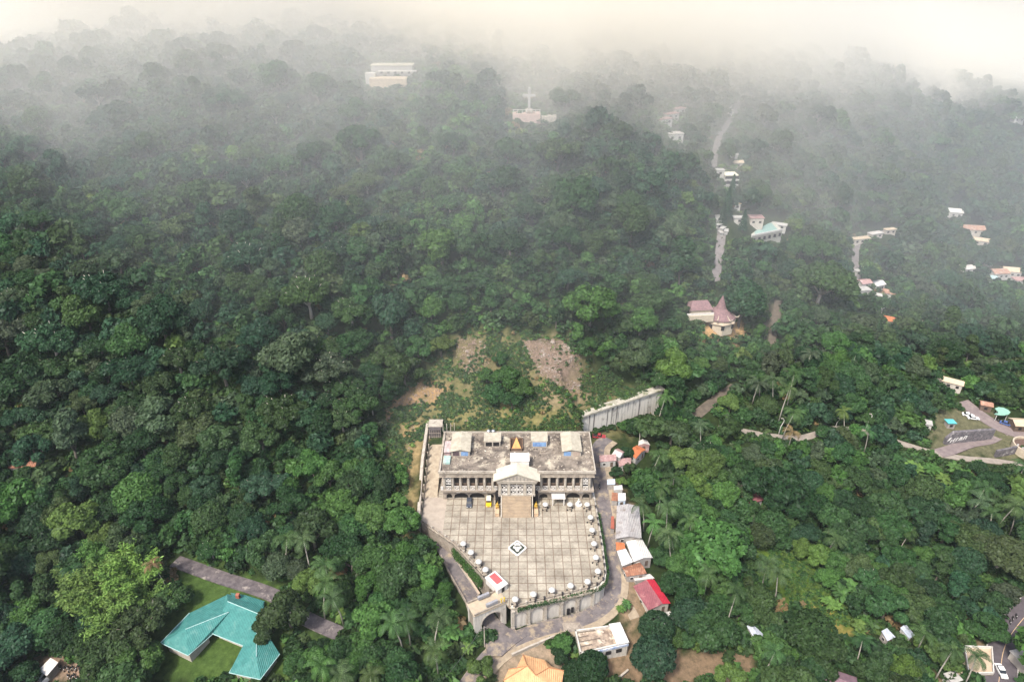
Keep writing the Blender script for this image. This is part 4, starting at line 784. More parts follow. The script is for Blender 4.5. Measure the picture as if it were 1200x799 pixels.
# parasol tables along the plaza edge
par_c = M_('parasol_cloth', (.54,.53,.50), (.45,.435,.405), 2, .8)
def parasol(label):
    t = thing('parasol_table', label, 'parasol table', (0, 0, 0), 0, 'white parasol tables along the plaza edge')
    put(MB().lathe([(.92, 2.1), (.98, 2.2), (.82, 2.5), (.54, 2.76), (.22, 2.9), (.05, 2.93)], (0, 0, 0), 12), 'parasol', par_c, t, True, True)
    put(MB().tube([(0, 0, .02), (0, 0, 2.9)], .05, 6), 'pole', iron, t, True); put(MB().lathe([(.62, .72), (.62, .78)], (0, 0, 0), 14), 'table_top', conc, t, True)
    for k in range(4): a = k * 1.571 + .78; put(MB().lathe([(.2, .02), (.2, .45), (.24, .48)], (.95 * math.cos(a), .95 * math.sin(a), 0), 8), 'stool', iron, t, True)
    return t
US = [(-14.6,-19.2),(-12.1,-22.6),(-9.7,-26.1),(-7.6,-29.0),(.9,-39.3),(5.9,-37.6),(11.1,-36.2),(16.4,-34.7),(21.3,-33.3),(24.6,-29.6),(24.6,-24.5),(24.6,-19.2),(24.6,-13.7),(24.6,-8.3),(24.1,-2.6),(18.6,-2.6),(10.7,-2.6)]
UL = ['topmost in the plaza left-edge row', 'second from the top in the plaza left-edge row', 'third from the top in the plaza left-edge row', 'beside the red-topped kiosk', 'nearest the arched gate on the front edge', 'second from the gate along the front edge', 'at the middle of the plaza front edge', 'fourth from the gate along the front edge', 'at the front edge just before the rounded corner',
 'first on the right edge past the rounded corner', 'second on the right edge above the rounded corner', 'third on the right edge above the rounded corner', 'fourth on the right edge above the rounded corner', 'fifth on the right edge above the rounded corner', 'by the rightmost ground-floor arch of the building', 'beside the small fountain in front of the right wing', 'beside the stairs in front of the right wing']
p0 = None
for (x, y), l in zip(US, UL):
    lab = 'white domed parasol table ' + l
    if p0 is None: p0 = parasol(lab); p0.location = (x, y, .01)
    else: dup(p0, (x, y, .01), x, lab)
# inlaid emblem on the plaza
em = thing('plaza_medallion', 'white rounded diamond planter with a dark scroll emblem in the plaza', 'emblem', (1.6, -19.0, 0))
def rdia(a, b, c, n=5):
    out = []
    for k in range(4):
        w = k * math.pi / 2; cx, cy = math.cos(w) * (a - c), math.sin(w) * (b - c)
        for i in range(n): q = w - .75 + 1.5 * i / (n - 1); out.append((cx + c * math.cos(q), cy + c * math.sin(q)))
    return out
put(MB().prism(rdia(2.8, 3.0, .55), .005, .32), 'border', white, em, True)
gm_ = M_('emblem_dark', (.05,.06,.045), (.03,.04,.03), 3)
put(MB().prism(rdia(2.25, 2.4, .35), .32, .34), 'inlay', gm_, em, True)
put(MB().prism([(-1.1, 1.1), (0, 2.2), (1.1, 1.1), (.5, .75), (-.5, .75)], .34, .37), 'leaf', white, em, True); put(MB().prism([(-1.15, .6), (-.3, .35), (.3, .35), (1.15, .6), (1.3, -.1), (.7, -.5), (.35, -1.5), (-.35, -1.5), (-.7, -.5), (-1.3, -.1)], .34, .37), 'leaf', white, em, True)
for s in (-1, 1):
    put(MB().prism([(s * 2.3, .0), (s * 1.5, .15), (s * 1.1, .95), (s * .85, .9), (s * 1.2, .0), (s * .9, -.35), (s * .2, -.95), (s * .15, -1.7), (s * 1.0, -1.0), (s * 1.45, -.35)], .33, .36), 'scroll', gm_, em, True)
    put(MB().prism([(s * .22, -1.0), (s * .32, -1.0), (s * .32, .5), (s * .22, .5)], .36, .385), 'stem', gm_, em, True)
put(MB().prism([(-.45, .85), (.45, .85), (.45, 1.0), (-.45, 1.0)], .36, .385), 'bar', gm_, em, True)

# ------------------------------------------------------------------ the colonnaded building
pb = thing('colonnaded_building', 'wide two-storey palace-like building with columns, arches and a littered flat roof', 'building', (1.6, 10, 0))
BX0, BX1, BY0, BY1 = -22.6, 26.0, 3.0, 21.6
mb = MB()
LA = [(-20.5, .95), (-16.6, 2.3), (-11.4, 2.5), (-7.2, 1.3)]; RA = [(10.3, 1.35), (15.0, 2.2), (20.0, 2.2), (24.2, 1.2)]
def arcade(arches, u0, u1, name):
    bnd = [u0] + [(arches[i][0] + arches[i][1] + arches[i + 1][0] - arches[i + 1][1]) / 2 for i in range(3)] + [u1]; mb = MB()
    for i, (c, r) in enumerate(arches): arch_fill(mb, (0, 2.2), (1, 2.2), bnd[i], bnd[i + 1], 0.01, 4.4, c, r, 1.1, .6, 1.55 if r > 2 else 1.25)
    put(mb, name, conc, pb)
arcade(LA, -22.6, -5.4, 'arcade_wall'); arcade(RA, 8.5, 26.0, 'arcade_wall')
put(MB().box((1.6, 12.3, 2.2), (48.0, 18.2, 4.36)), 'ground_storey', M_('ground_inner', (.16,.13,.115), (.10,.085,.08), 1, .9), pb)
put(MB().box((-14.1, 11.2, 4.75), (18.0, 21.2, .62)), 'floor_slab', conc, pb); put(MB().box((17.4, 11.2, 4.75), (18.2, 21.2, .62)), 'floor_slab', conc, pb)
put(MB().box((1.6, 12.0, 7.4), (47.4, 18.9, 4.9)), 'upper_wall', brownw, pb)
put(MB().box((1.6, 11.5, 11.1), (49.4, 20.6, 1.5)).box((1.6, 11.5, 11.92), (50.4, 21.2, .2)).box((1.6, 11.5, 10.28), (49.9, 20.9, .16)), 'entablature', conc, pb)
put(MB().box((1.6, 11.5, 12.08), (49.6, 20.6, .12)), 'roof', M_('littered_roof', (.25,.21,.17), (.07,.058,.05), .30, .95, c3=(.43,.385,.30), scale3=.16, t3=.57, detail=10), pb)
for a, b in (((-23.5, 1.0), (-5.2, 1.0)), ((8.4, 1.0), (26.7, 1.0)), ((26.7, 1.1), (26.7, 21.6)), ((26.7, 21.8), (-23.5, 21.8)), ((-23.15, 21.6), (-23.15, 1.4))):
    put(chain_wall(MB(), [a, b], 12.02, 12.75, .35), 'roof_parapet', conc_l, pb)
COLS = [-21.8, -19.1, -16.6, -14.0, -11.4, -8.8, -6.2] + [9.4, 12.0, 14.6, 17.2, 19.8, 22.4, 25.0]
col0 = None
for x in COLS:
    prof = [(.62, 5.08), (.62, 5.3), (.46, 5.42), (.43, 7.6), (.38, 9.4), (.55, 9.85), (.6, 10.2)]
    put(MB().lathe(prof, (x, 1.75, 0), 12), 'column', conc_l, pb, smooth=False)
def lattice(mb, x0, x1, z0, z1, y, t=.13):
    w = x1 - x0; h = z1 - z0
    for z in (z0 + t / 2, z1 - t / 2): mb.box(((x0 + x1) / 2, y, z), (w, .16, t))
    for x in (x0 + t / 2, x1 - t / 2): mb.box((x, y, (z0 + z1) / 2), (t, .155, h - 2 * t))
    n = 1
    for s in (1, -1):
        a = math.atan2(h - 2 * t, w - 2 * t) * s; L_ = math.hypot(h - 2 * t, w - 2 * t) * .96; c, q = math.cos(a), math.sin(a)
        pts = [(-L_ / 2, -t / 2), (L_ / 2, -t / 2), (L_ / 2, t / 2), (-L_ / 2, t / 2)]
        mb.vprism([((x0 + x1) / 2 + u * c - v * q, (z0 + z1) / 2 + u * q + v * c) for u, v in pts], (0, y - .06 * s - .03), (1, y - .06 * s - .03), .06)
    mb.vprism([((x0 + x1) / 2 + w * .17 * math.cos(k * .785), (z0 + z1) / 2 + w * .17 * math.sin(k * .785)) for k in range(8)], (0, y - .1), (1, y - .1), .05)
for a, b in list(zip(COLS[:7], COLS[1:7])) + list(zip(COLS[7:], COLS[8:])) + [(-6.2, -4.2), (7.2, 9.4), (-23.3, -21.8)]:
    mb = MB(); lattice(mb, a + .5, b - .5, 5.1, 6.7, 1.0) if b - a > 1.6 else mb.box(((a + b) / 2, 1.0, 5.8), (.8, .2, 1.4)); put(mb, 'balustrade', white, pb)
for i, (a, b) in enumerate(list(zip(COLS[:7], COLS[1:7])) + list(zip(COLS[7:], COLS[8:]))):
    if i == 0 or i == len(COLS) - 3:
        put(MB().box(((a + b) / 2, 2.55, 7.6), (2.0, .1, 4.6)), 'opening', dark, pb); mb = MB()
        for k in range(2): lattice(mb, a + .55, b - .55, 6.9 + k * 1.5, 8.3 + k * 1.5, 1.6)
        put(mb, 'screen', white, pb); continue
    c = (a + b) / 2; w = 1.55 if i % 2 else 1.25
    f = put(MB().box((c, 2.53, 8.0), (w + .3, .1, 2.7)), 'window', M_('window_trim', (.36,.29,.23), (.28,.22,.18), 2), pb); put(MB().box((c, 2.46, 8.0), (w, .06, 2.4)), 'pane', dark, f)
for x in (-17.5, -9.0, 12.6, 22.4): put(MB().box((x, 2.1, 3.6), (1.2, .2, 1.4)), 'keystone_block', white, pb)
for x, r in LA + RA: put(MB().box((x, 3.05, 1.5), (2 * r + .5, .12, 2.95)), 'arcade_shade_panel', dark, pb)  # near-black panels right behind the arches, painting the shadow inside them
put(MB().box((15.0, 2.95, 1.7), (3.2, .06, 1.3)), 'blue_glazing', M_('blue_glass', (.16,.24,.40), (.10,.15,.28), .8, .2), pb)
# portico
po = MB().box((1.5, 1.4, 4.75), (11.8, 5.6, .6)); put(po, 'portico_floor', conc_l, pb)
for x in (-3.9, -1.0, 4.1, 6.9): put(MB().box((x, -1.0, 7.6), (.85, .85, 5.1)).box((x, -1.0, 5.25), (1.05, 1.05, .4)).box((x, -1.0, 9.9), (1.05, 1.05, .4)), 'portico_column', conc_l, pb)
put(MB().box((1.5, -1.0, 7.4), (.2, .2, 4.6)), 'portico_post', white, pb)
for x0, x1 in ((-3.4, -1.5), (-.5, 1.35), (1.65, 3.6), (4.6, 6.4)):
    for k in range(2): mb = MB(); lattice(mb, x0 + .03, x1 - .03, 5.12 + k * 1.95, 6.98 + k * 1.95, -1.05, .16); put(mb, 'lattice_panel', white, pb)
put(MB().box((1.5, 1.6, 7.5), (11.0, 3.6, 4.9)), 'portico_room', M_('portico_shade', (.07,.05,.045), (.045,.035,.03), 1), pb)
put(MB().box((1.5, .35, 10.65), (12.6, 4.4, 1.0)).box((1.5, .35, 11.25), (13.2, 5.0, .24)), 'portico_entablature', conc_l, pb)
put(MB().vprism([(-5.0, 11.4), (8.0, 11.4), (1.5, 14.1)], (0, -1.85), (1, -1.85), 4.0), 'pediment', conc_l, pb)
for k in range(7): put(MB().box((1.5 + (k - 3) * 1.15, -1.9, 11.75 + (1.9 - abs(k - 3) * .55) * .4), (.38, .2, .5 + (1.9 - abs(k - 3) * .55) * .55)), 'pediment_relief', MATS['grey_moulding'], pb)
mb = MB(); mb.vprism([(-5.9, 11.45), (1.5, 14.5), (8.9, 11.45), (8.9, 11.8), (1.5, 14.9), (-5.9, 11.8)], (0, -2.4), (1, -2.4), 5.4); put(mb, 'portico_roof', M_('cream_roof', (.52,.49,.40), (.43,.395,.32), .8, .85), pb)
put(MB().box((2.5, 5.0, 13.6), (5.8, 3.6, 3.2)).box((2.5, 5.0, 15.28), (6.2, 4.0, .2)), 'roof_block', white, pb)
# stairs
mb = MB(); n = 15
for i in range(n): y1 = -1.6 - i * .31; h = 4.9 * (1 - (i + .5) / n) + .1; mb.box((1.4, y1 - .155, h / 2 + .01), (9.4, .31, h))
put(mb, 'staircase', M_('tan_stair', (.35,.275,.19), (.275,.215,.155), .7, .9), pb)
for x in (-3.55, 6.35): put(MB().vprism([(0, .02), (4.9, .02), (4.9, .6), (0, 5.3)], (x, -1.5), (x, -6.3), .3), 'stair_wall', conc_l, pb)
for x in (-4.75, 7.85): put(MB().box((x, 1.2, 2.4), (1.3, 2.6, 4.6)), 'gap_shade_block', dark, pb)  # solid dark blocks standing in for the shaded gaps beside the portico
# penthouses
roofm = M_('penthouse_roof', (.43,.395,.315), (.31,.28,.22), .7, .9, c3=(.36,.31,.25), scale3=.4, t3=.63)
bglass = M_('blue_panes', (.22,.36,.55), (.12,.20,.40), 1.1, .25)
def penthouse(x0, x1, y0, y1, h, gable, wins):
    w = put(MB().box(((x0 + x1) / 2, (y0 + y1) / 2, 12.1 + h / 2), (x1 - x0, y1 - y0, h)), 'penthouse', conc_l, pb); zt = 12.1 + h; cx = (x0 + x1) / 2
    if gable: put(MB().vprism([(x0 - .3, zt - .05), (cx, zt + .75), (x1 + .3, zt - .05), (x1 + .3, zt + .12), (cx, zt + .95), (x0 - .3, zt + .12)], (0, y0 - .5), (1, y0 - .5), y1 - y0 + .9), 'penthouse_roof', roofm, w)
    else: put(MB().box((cx, (y0 + y1) / 2 + .2, zt + .1), (x1 - x0 + .5, y1 - y0 + .3, .2)), 'penthouse_roof', roofm, w)
    for a, b, m in wins: put(MB().box(((a + b) / 2, y0 - .03, 12.1 + h * .5), (b - a, .08, h * .72)), 'penthouse_window', m, w)
dpink = M_('dim_room', (.12,.085,.09), (.07,.05,.055), 2)
penthouse(-19.9, -13.9, 9.2, 18.2, 2.3, True, [(-19.4, -17.3, dpink), (-16.7, -14.4, bglass)])
penthouse(16.6, 22.6, 9.2, 18.2, 2.3, True, [(17.0, 19.3, bglass), (19.9, 22.2, M_('tan_shutter', (.40,.32,.26), (.3,.24,.2), 2))])
penthouse(-9.2, -3.9, 14.2, 18.6, 2.2, False, [(-8.8, -6.7, dark), (-6.3, -4.3, dark)])
penthouse(6.6, 11.7, 14.0, 18.6, 2.4, False, [(6.9, 11.4, bglass)])
sk = put(chain_wall(MB(), [(-.7, 12.0), (3.7, 12.0), (3.7, 18.0), (-.7, 18.0), (-.7, 12.0)], 12.1, 13.0, .3), 'skylight', M_('rust_curb', (.18,.11,.07), (.11,.075,.055), 1), pb)
put(MB().box((1.5, 15.0, 12.18), (4.2, 5.6, .06)), 'skylight_floor', M_('brown_shade', (.085,.055,.04), (.06,.04,.03), 1), sk)
put(MB().add([(-.2, 12.5, 12.25), (3.2, 12.5, 12.25), (1.5, 16.6, 14.4), (1.5, 16.9, 12.25)], [(0, 1, 2), (1, 3, 2), (3, 0, 2), (0, 3, 1)]), 'amber_pyramid', M_('amber_panel', (.62,.30,.09), (.40,.20,.08), .7, .5), sk)
# loose things on the roof
for i, x in enumerate((-8.0, -6.4)): 
    t = thing('water_tank', ['grey steel water tank on the roof edge behind the penthouses, left of the pair', 'grey steel water tank on the roof edge behind the penthouses, right of the pair'][i], 'water tank', (x, 20.6, 12.1), 0, 'roof water tanks'); put(MB().lathe([(.62, .5), (.66, .6), (.66, 1.9), (.3, 2.15), (.12, 2.2)], (0, 0, 0), 12), 'drum', M_('tank_steel', (.45,.47,.50), (.33,.35,.37), 2, .35, metal=.6), t, True); put(MB().box((0, 0, .26), (1.1, 1.1, .5)), 'stand', conc, t, True)
t = thing('roof_shack', 'makeshift pinkish shack on the left end of the flat roof', 'shack', (-21.2, 12.5, 12.14)); put(MB().box((0, 0, .8), (2.0, 5.6, 1.6)), 'wall', M_('pinkish_sheet', (.45,.32,.32), (.28,.2,.2), 1.2), t, True); put(MB().box((0, -.4, 1.68), (2.3, 5.8, .12), 0), 'roof', M_('patched_roof', (.50,.42,.40), (.28,.22,.21), .9), t, True)
t = props(put(MB().add([(-22.3, 5.2, 12.9), (-20.1, 5.0, 12.7), (-20.0, 8.4, 13.2), (-22.2, 8.6, 13.0), (-22.3, 5.2, 12.2), (-20.1, 5.0, 12.2), (-20.0, 8.4, 12.2), (-22.2, 8.6, 12.2)], [(0, 1, 2, 3), (7, 6, 5, 4), (0, 4, 5, 1), (1, 5, 6, 2), (2, 6, 7, 3), (3, 7, 4, 0)]), 'tarpaulin', M_('teal_tarp', (.22,.36,.33), (.40,.42,.38), .8, .6)), 'faded teal tarpaulin draped over a stack at the roof corner', 'tarpaulin')
rr = random.Random(9); mb = MB()
for i in range(620):
    x, y = rr.uniform(-22.5, 26), rr.uniform(1.2, 20.5)
    if -3.6 < x < 7 and y < 8: continue
    if any(a - .6 < x < b + .6 and c - .6 < y < d + .6 for a, b, c, d in ((-20, -14, 9, 18.5), (16.5, 22.7, 9, 18.5), (-9.3, -3.8, 14, 18.6), (6.5, 11.8, 14, 18.6), (-.8, 3.8, 11.8, 18), (-22.4, -20, 4.8, 15.5))): continue
    if rr.random() < .55 and not (y > 8): continue
    s = rr.uniform(.15, .7); mb.box((x, y, 12.15 + s * .2), (s * rr.uniform(.7, 2.6), s, s * rr.uniform(.3, 1.0)), rr.uniform(0, 3), rr.uniform(.5, 1))
o = put(mb, 'rubble', M_('rubble_mix', (.40,.34,.27), (.05,.042,.038), .9, .95, c3=(.60,.55,.47), scale3=.7, t3=.6)); o['kind'] = 'stuff'; o['label'] = 'broken masonry and debris littering the flat roof'; o['category'] = 'rubble'
# entrance porch, fountain
t = thing('entrance_porch', 'white flat canopy on two posts in front of the right wing arch', 'porch', (15, .8, 0)); put(MB().box((15, .7, 3.1), (4.4, 3.6, .25)), 'canopy', white, t)
for x in (13.2, 16.8): put(MB().box((x, -.8, 1.55), (.28, .28, 3.0)), 'post', white, t)
t = thing('small_fountain', 'white tiered fountain in front of the right wing', 'fountain', (21.6, -.6, 0)); put(MB().lathe([(1.1, .01), (1.15, .5), (1.0, .5), (.95, .3)], (0, 0, 0), 16), 'basin', white, t, True); put(MB().lathe([(.3, .02), (.16, .6), (.14, 1.5), (.5, 1.7), (.14, 1.75), (.1, 2.3), (.22, 2.5), (.05, 2.8)], (0, 0, 0), 10), 'column', white, t, True)
# guardian statues
gold = M_('gilded', (.62,.42,.07), (.42,.25,.04), 2, .35, metal=.3)
def lion():
    m = MB(); m.tube([(0, .75, .35), (0, .3, .7), (0, -.35, 1.05), (0, -.62, 1.45)], [.42, .46, .4, .3], 10); m.tube([(0, -.42, 1.5), (0, -.62, 1.75), (0, -.98, 1.68)], [.36, .42, .2], 10)
    for s in (-1, 1): m.tube([(s * .24, -.55, 1.1), (s * .27, -.72, .5), (s * .27, -.85, .06)], [.17, .13, .15], 8); m.tube([(s * .3, .5, .5), (s * .42, .1, .3), (s * .38, -.3, .1)], [.26, .2, .13], 8); m.tube([(s * .2, -.55, 2.05), (s * .24, -.55, 2.22)], [.1, .03], 6)
    m.tube([(0, 1.0, .3), (0, 1.25, .7), (.1, 1.1, 1.15)], [.08, .08, .12], 6); return m
for x, l in ((-4.72, 'gilded seated lion statue on a beige plinth left of the stairs'), (7.7, 'gilded seated lion statue on a beige plinth right of the stairs')):
    t = thing('lion_statue', l, 'statue', (x, -3.0, 0), 0, 'gilded statues flanking the stairs'); put(lion(), 'figure', gold, t, True, True); t.children[0].location = (0, .2, 1.42)
    put(MB().box((0, -.7, .7), (1.3, 4.2, 1.4)), 'plinth', M_('tan_plinth', (.50,.36,.23), (.38,.27,.18), 1), t, True)
# side wall, alley shed
t = thing('perimeter_wall', 'long stained wall with a pale cap along the left side of the plaza', 'wall', (-29.3, 8, 0))
pts = [(-28.8, -8.6), (-29.5, 2), (-29.8, 14), (-29.6, 31.5)]; put(chain_wall(MB(), pts, [-9, -3, 0, 3], [1.5, 2.4, 6.4, 9.6], .7), 'wall_body', conc, t)
put(chain_wall(MB(), [(p[0] - .12, p[1]) for p in pts], [1.5, 2.4, 6.4, 9.6], [1.75, 2.65, 6.65, 9.85], .95), 'cap', conc_l, t)
for k in range(1, 12): f = k / 12; y = -8.6 + 40 * f; zt = 1.5 + 8.1 * f ** 1.1; put(MB().box((-28.95, y, zt - 1.2), (.4, .5, 2.6)), 'buttress', conc, t)
t = thing('alley_shed', 'dark barred shed with a pale flat roof at the top of the alley', 'shed', (-27, 25.5, 5.5)); put(MB().box((-27, 27.5, 8.0), (4.3, 5.0, 6)), 'wall', M_('shed_dark', (.10,.085,.085), (.06,.05,.05), .9), t); put(MB().box((-27, 28.6, 11.1), (4.9, 4.2, .25)), 'roof', conc_l, t)
for k in range(6): put(MB().box((-28.9 + k * .78, 24.9, 8), (.12, .12, 5.6)), 'bar', conc, t)
for k in range(3): put(MB().box((-27, 24.82, 6.4 + k * 1.6), (4.2, .1, .12)), 'rail', conc, t)
for k in range(4): put(MB().box((-24.0 + k * 1.3, 24.5 + .2 * k, 12.2), (.22, .22, 3.2)), 'post', conc_l, t)
# stained concrete wall cut into the hill
t = thing('hill_wall', 'tall weathered concrete wall with dark vertical stains holding back the hillside', 'retaining wall', (41, 44, 0))
ha, hb = (25.6, 36.0), (58.2, 52.6); HL = math.hypot(hb[0] - ha[0], hb[1] - ha[1]); hd = ((hb[0] - ha[0]) / HL, (hb[1] - ha[1]) / HL)
hillw = M_('streaked_concrete', (.60,.57,.51), (.11,.10,.095), .9, .95, streak=.045, detail=5, c3=(.30,.275,.24), scale3=.3, t3=.57, lo=.36, hi=.47)
put(MB().vprism([(0, -5), (HL, -7), (HL, 9.0), (0, 8.4)], ha, hb, 1.4), 'wall_body', hillw, t)
put(MB().vprism([(-.3, 8.42), (HL + .4, 9.02), (HL + .4, 9.7), (-.3, 9.1)], (ha[0] + hd[1] * .6, ha[1] - hd[0] * .6), (hb[0] + hd[1] * .6, hb[1] - hd[0] * .6), 3.2), 'cap', M_('mossy_cap', (.46,.43,.37), (.27,.25,.2), .6, .95, c3=(.14,.15,.08), scale3=.35, t3=.58), t)
put(MB().vprism([(0, -7), (9, -7), (9, 9.0), (0, 9.0)], hb, (hb[0] - hd[1] * 9, hb[1] + hd[0] * 9), 1.2), 'return_wall', hillw, t)
for k in range(9):
    q = at(690 + k * 9, 511 - k * 2.6); o_ = thing('shrub', 'dark green shrub at the foot of the stained hillside wall', 'shrub', tuple(q), k, 'shrubs at the foot of the hillside wall'); sc_ = 1.1 + .5 * ((k * 7) % 4) / 3; o_.scale = (sc_ * 1.3, sc_ * 1.3, sc_)
    for me in PROTO['b'][k % 5]: c_ = bpy.data.objects.new('crown' if me is PROTO['b'][k % 5][1] else 'stem', me); COL.objects.link(c_); c_.parent = o_; c_.color = (.030, .060, .022, 1)
# ------------------------------------------------------------------ houses
def corr(name, c1, c2, p=.5, ax='X', rough=.55, c3=None): return M_(name, c1, c2, .7, rough, corr=(ax, p), c3=c3, scale3=.35, t3=.6, bump=.5)
plast = M_('plastered_wall', (.50,.46,.40), (.38,.34,.30), .9, .9); block = M_('block_wall', (.34,.31,.28), (.24,.22,.20), 1.2, .9); wwall = M_('whitewash_wall', (.50,.485,.45), (.38,.365,.34), 1, .85)
def inset(P, k):
    c = sum(P, Vector()) / len(P); return [c + (p - c) * k for p in P]
def lot(name, label, cat, px, h, rise, roof, rmat, wmat=plast, rmat2=None, axis=0, split=.5, k=.9, wins=1, group=None, zr=None, deep=2.2, th=.14):
    """building from the four roof corners found on the photo (front-left, front-right, back-right, back-left), standing on the ground there."""
    cx = sum(p[0] for p in px) / 4; cy = sum(p[1] for p in px) / 4
    if zr is None: g = at(cx, cy, h); zr = g.z + h
    E_ = [at_z(a, b, zr) for a, b in px]; c = sum(E_, Vector()) / 4; t = thing(name, label, cat, (c.x, c.y, zr - h), 0, group)
    I_ = inset(E_, k); w = put(MB().prism([(p.x, p.y) for p in I_], zr - h - deep, zr - .02), 'wall', wmat, t)
    def slab(q, m, nm='roof'):
        n = len(q); put(MB().add([tuple(p) for p in q] + [(p.x, p.y, p.z - th) for p in q], [tuple(range(n)), tuple(range(n, 2 * n))[::-1]] + [(i, n + i, n + (i + 1) % n, (i + 1) % n) for i in range(n)]), nm, m, t)
    a, b, d, e = E_; up = Vector((0, 0, rise))
    if roof == 'flat': slab([p + Vector((0, 0, .02)) for p in E_], rmat)
    elif roof == 'shed': slab([a + Vector((0, 0, .02)), b + Vector((0, 0, .02)), d + up, e + up], rmat)
    else:
        if axis == 0: r0, r1 = a.lerp(b, split) + up, e.lerp(d, split) + up; s1, s2 = [a, r0, r1, e], [r0, b, d, r1]; g1, g2 = [a, b, r0], [d, e, r1]
        else: r0, r1 = b.lerp(d, split) + up, a.lerp(e, split) + up; s1, s2 = [a, b, r0, r1], [r1, r0, d, e]; g1, g2 = [b, d, r0], [e, a, r1]
        if roof == 'hip':
            m = r0.lerp(r1, .5); r0, r1 = m.lerp(r0, .5), m.lerp(r1, .5); s1 = [a, r0, r1, e] if axis == 0 else [a, b, r0, r1]; s2 = [r0, b, d, r1] if axis == 0 else [r1, r0, d, e]; g1[2] = r0; g2[2] = r1
            put(MB().add([tuple(p) for p in g1 + g2 + s1 + s2] + [tuple(p - Vector((0, 0, .1))) for p in E_], [(0, 1, 2), (3, 4, 5), (6, 7, 8, 9), (10, 11, 12, 13), (17, 16, 15, 14)]), 'roof', rmat, t)
        else:
            slab(s1, rmat, 'roof_slope'); slab(s2, rmat2 or rmat, 'roof_slope')
            gi = lambda q: [tuple(p.lerp(c + Vector((0, 0, 0)), 1 - k) if i < 2 else tuple(p - Vector((0, 0, .16)))) for i, p in enumerate(q)]
            for gq in (g1, g2): q = [Vector(x) for x in gi(gq)]; cc = (Vector((c.x, c.y, zr)) - q[0]).normalized() * .12; put(MB().add([tuple(p) for p in q] + [tuple(p + cc) for p in q], [(0, 1, 2), (5, 4, 3), (0, 3, 4, 1), (1, 4, 5, 2), (2, 5, 3, 0)]), 'gable', wmat, t)
    if wins:
        for i, (p, q) in enumerate(((I_[0], I_[1]), (I_[1], I_[2]), (I_[3], I_[0]))):
            v = q - p; l = v.length; v.normalize(); n = Vector((v.y, -v.x, 0)); rot = math.atan2(v.y, v.x); cnt = max(1, int(l / 2.6)) if i != 2 else 1
            for j in range(cnt):
                o = p + v * l * (j + .5) / cnt + n * .03; door = (i == 0 and j == cnt // 2)
                f = put(MB().box((o.x, o.y, zr - h + (1.05 if door else h * .52)), (.95 if door else 1.1, .12, 2.1 if door else 1.0), rot), 'door' if door else 'window', white if not door else brownw, t)
                if not door: o2 = o + n * .05; put(MB().box((o2.x, o2.y, zr - h + h * .52), (.9, .06, .8), rot), 'pane', dark, f)
    return t
g_shed = corr('grey_sheets', (.40,.385,.38), (.28,.265,.26), .55, c3=(.20,.17,.15)); w_sheet = corr('white_sheets', (.60,.585,.55), (.5,.485,.46), .6)
rust = corr('rusty_sheets', (.34,.16,.09), (.20,.09,.06), .6, c3=(.48,.34,.26)); redsh = corr('red_sheets', (.52,.03,.055), (.42,.025,.045), .5); dullred = corr('dull_red_sheets', (.27,.095,.105), (.19,.065,.075), .5, c3=(.34,.17,.16))
orange = corr('orange_tiles', (.50,.17,.065), (.36,.115,.05), .5, c3=(.40,.22,.13)); tanroof = corr('tan_tiles', (.66,.38,.19), (.54,.29,.14), .5); pink = corr('pinkish_sheets', (.46,.31,.29), (.30,.17,.16), .5, c3=(.52,.46,.42)); pale = corr('pale_sheets', (.56,.53,.49), (.42,.39,.36), .5)
lot('long_shed', 'long grey corrugated shed roof beside the road right of the plaza', 'shed', [(721,631),(752,630),(749,593),(723,592)], 3.2, .9, 'gable', g_shed, block)
lot('roadside_house', 'house with a broad white metal roof below the long grey shed', 'house', [(742.5,658),(765,653),(752.5,631.5),(733.5,634.5)], 3.4, .8, 'gable', w_sheet, block)
lot('lean_to', 'narrow white sheet-roofed lean-to on the road side of the white-roofed house', 'lean-to', [(729,663),(742,658),(733,643),(722.5,645.5)], 2.6, .4, 'shed', w_sheet, block, wins=0)
lot('lean_to', 'small orange sheet-roofed lean-to at the end of the long grey shed', 'lean-to', [(722.3,644.6),(733,642),(731.5,636.5),(721.5,635.5)], 2.5, .3, 'shed', orange, block, wins=0)
lot('roadside_house', 'house with a rusty striped roof between the white and the red roofs', 'house', [(734.5,675),(758,671.5),(750,658.5),(729,665)], 2.8, .5, 'gable', rust, block, axis=1)
lot('lean_to', 'pale patched lean-to roof joining the rusty and red roofs', 'lean-to', [(744,680),(767,677),(761.5,672.5),(741.5,676)], 2.5, .2, 'shed', pale, block, wins=0)
lot('red_roofed_house', 'long house with a gable roof, one slope dull maroon and the other bright red', 'house', [(760,715),(786,706.5),(766.5,678.5),(742,686.5)], 3.2, 1.0, 'gable', dullred, plast, redsh, split=.62)
lot('small_shed', 'small shed with a two-part white roof below the red-roofed house', 'shed', [(778.5,732),(791.5,724.5),(786,715.5),(770,718.5)], 2.5, .5, 'gable', w_sheet, wwall, axis=1)
lot('orange_roofed_house', 'small house with a bright orange roof among palms above the road', 'house', [(745,537.5),(757,526.5),(746.5,521.5),(737.5,530)], 3, .8, 'gable', orange, wwall)
lot('hillside_house', 'whitish pink-roofed house just behind the bright orange roof', 'house', [(748,521.5),(762,521),(758,515.5),(748.5,516.5)], 2.8, .7, 'gable', pale, pink)
lot('hillside_house', 'pale gable-roofed house with a pink slope beside the upper road bend', 'house', [(726.5,536.5),(732,529.5),(724,525),(717,532)], 3, .8, 'gable', pale, wwall, pink)
lot('hillside_house', 'house on white stilts with a faded red roof below the pale gable', 'house', [(726,546.5),(739.5,544),(739.5,536),(723,539.5)], 3, .5, 'gable', pink, wwall)
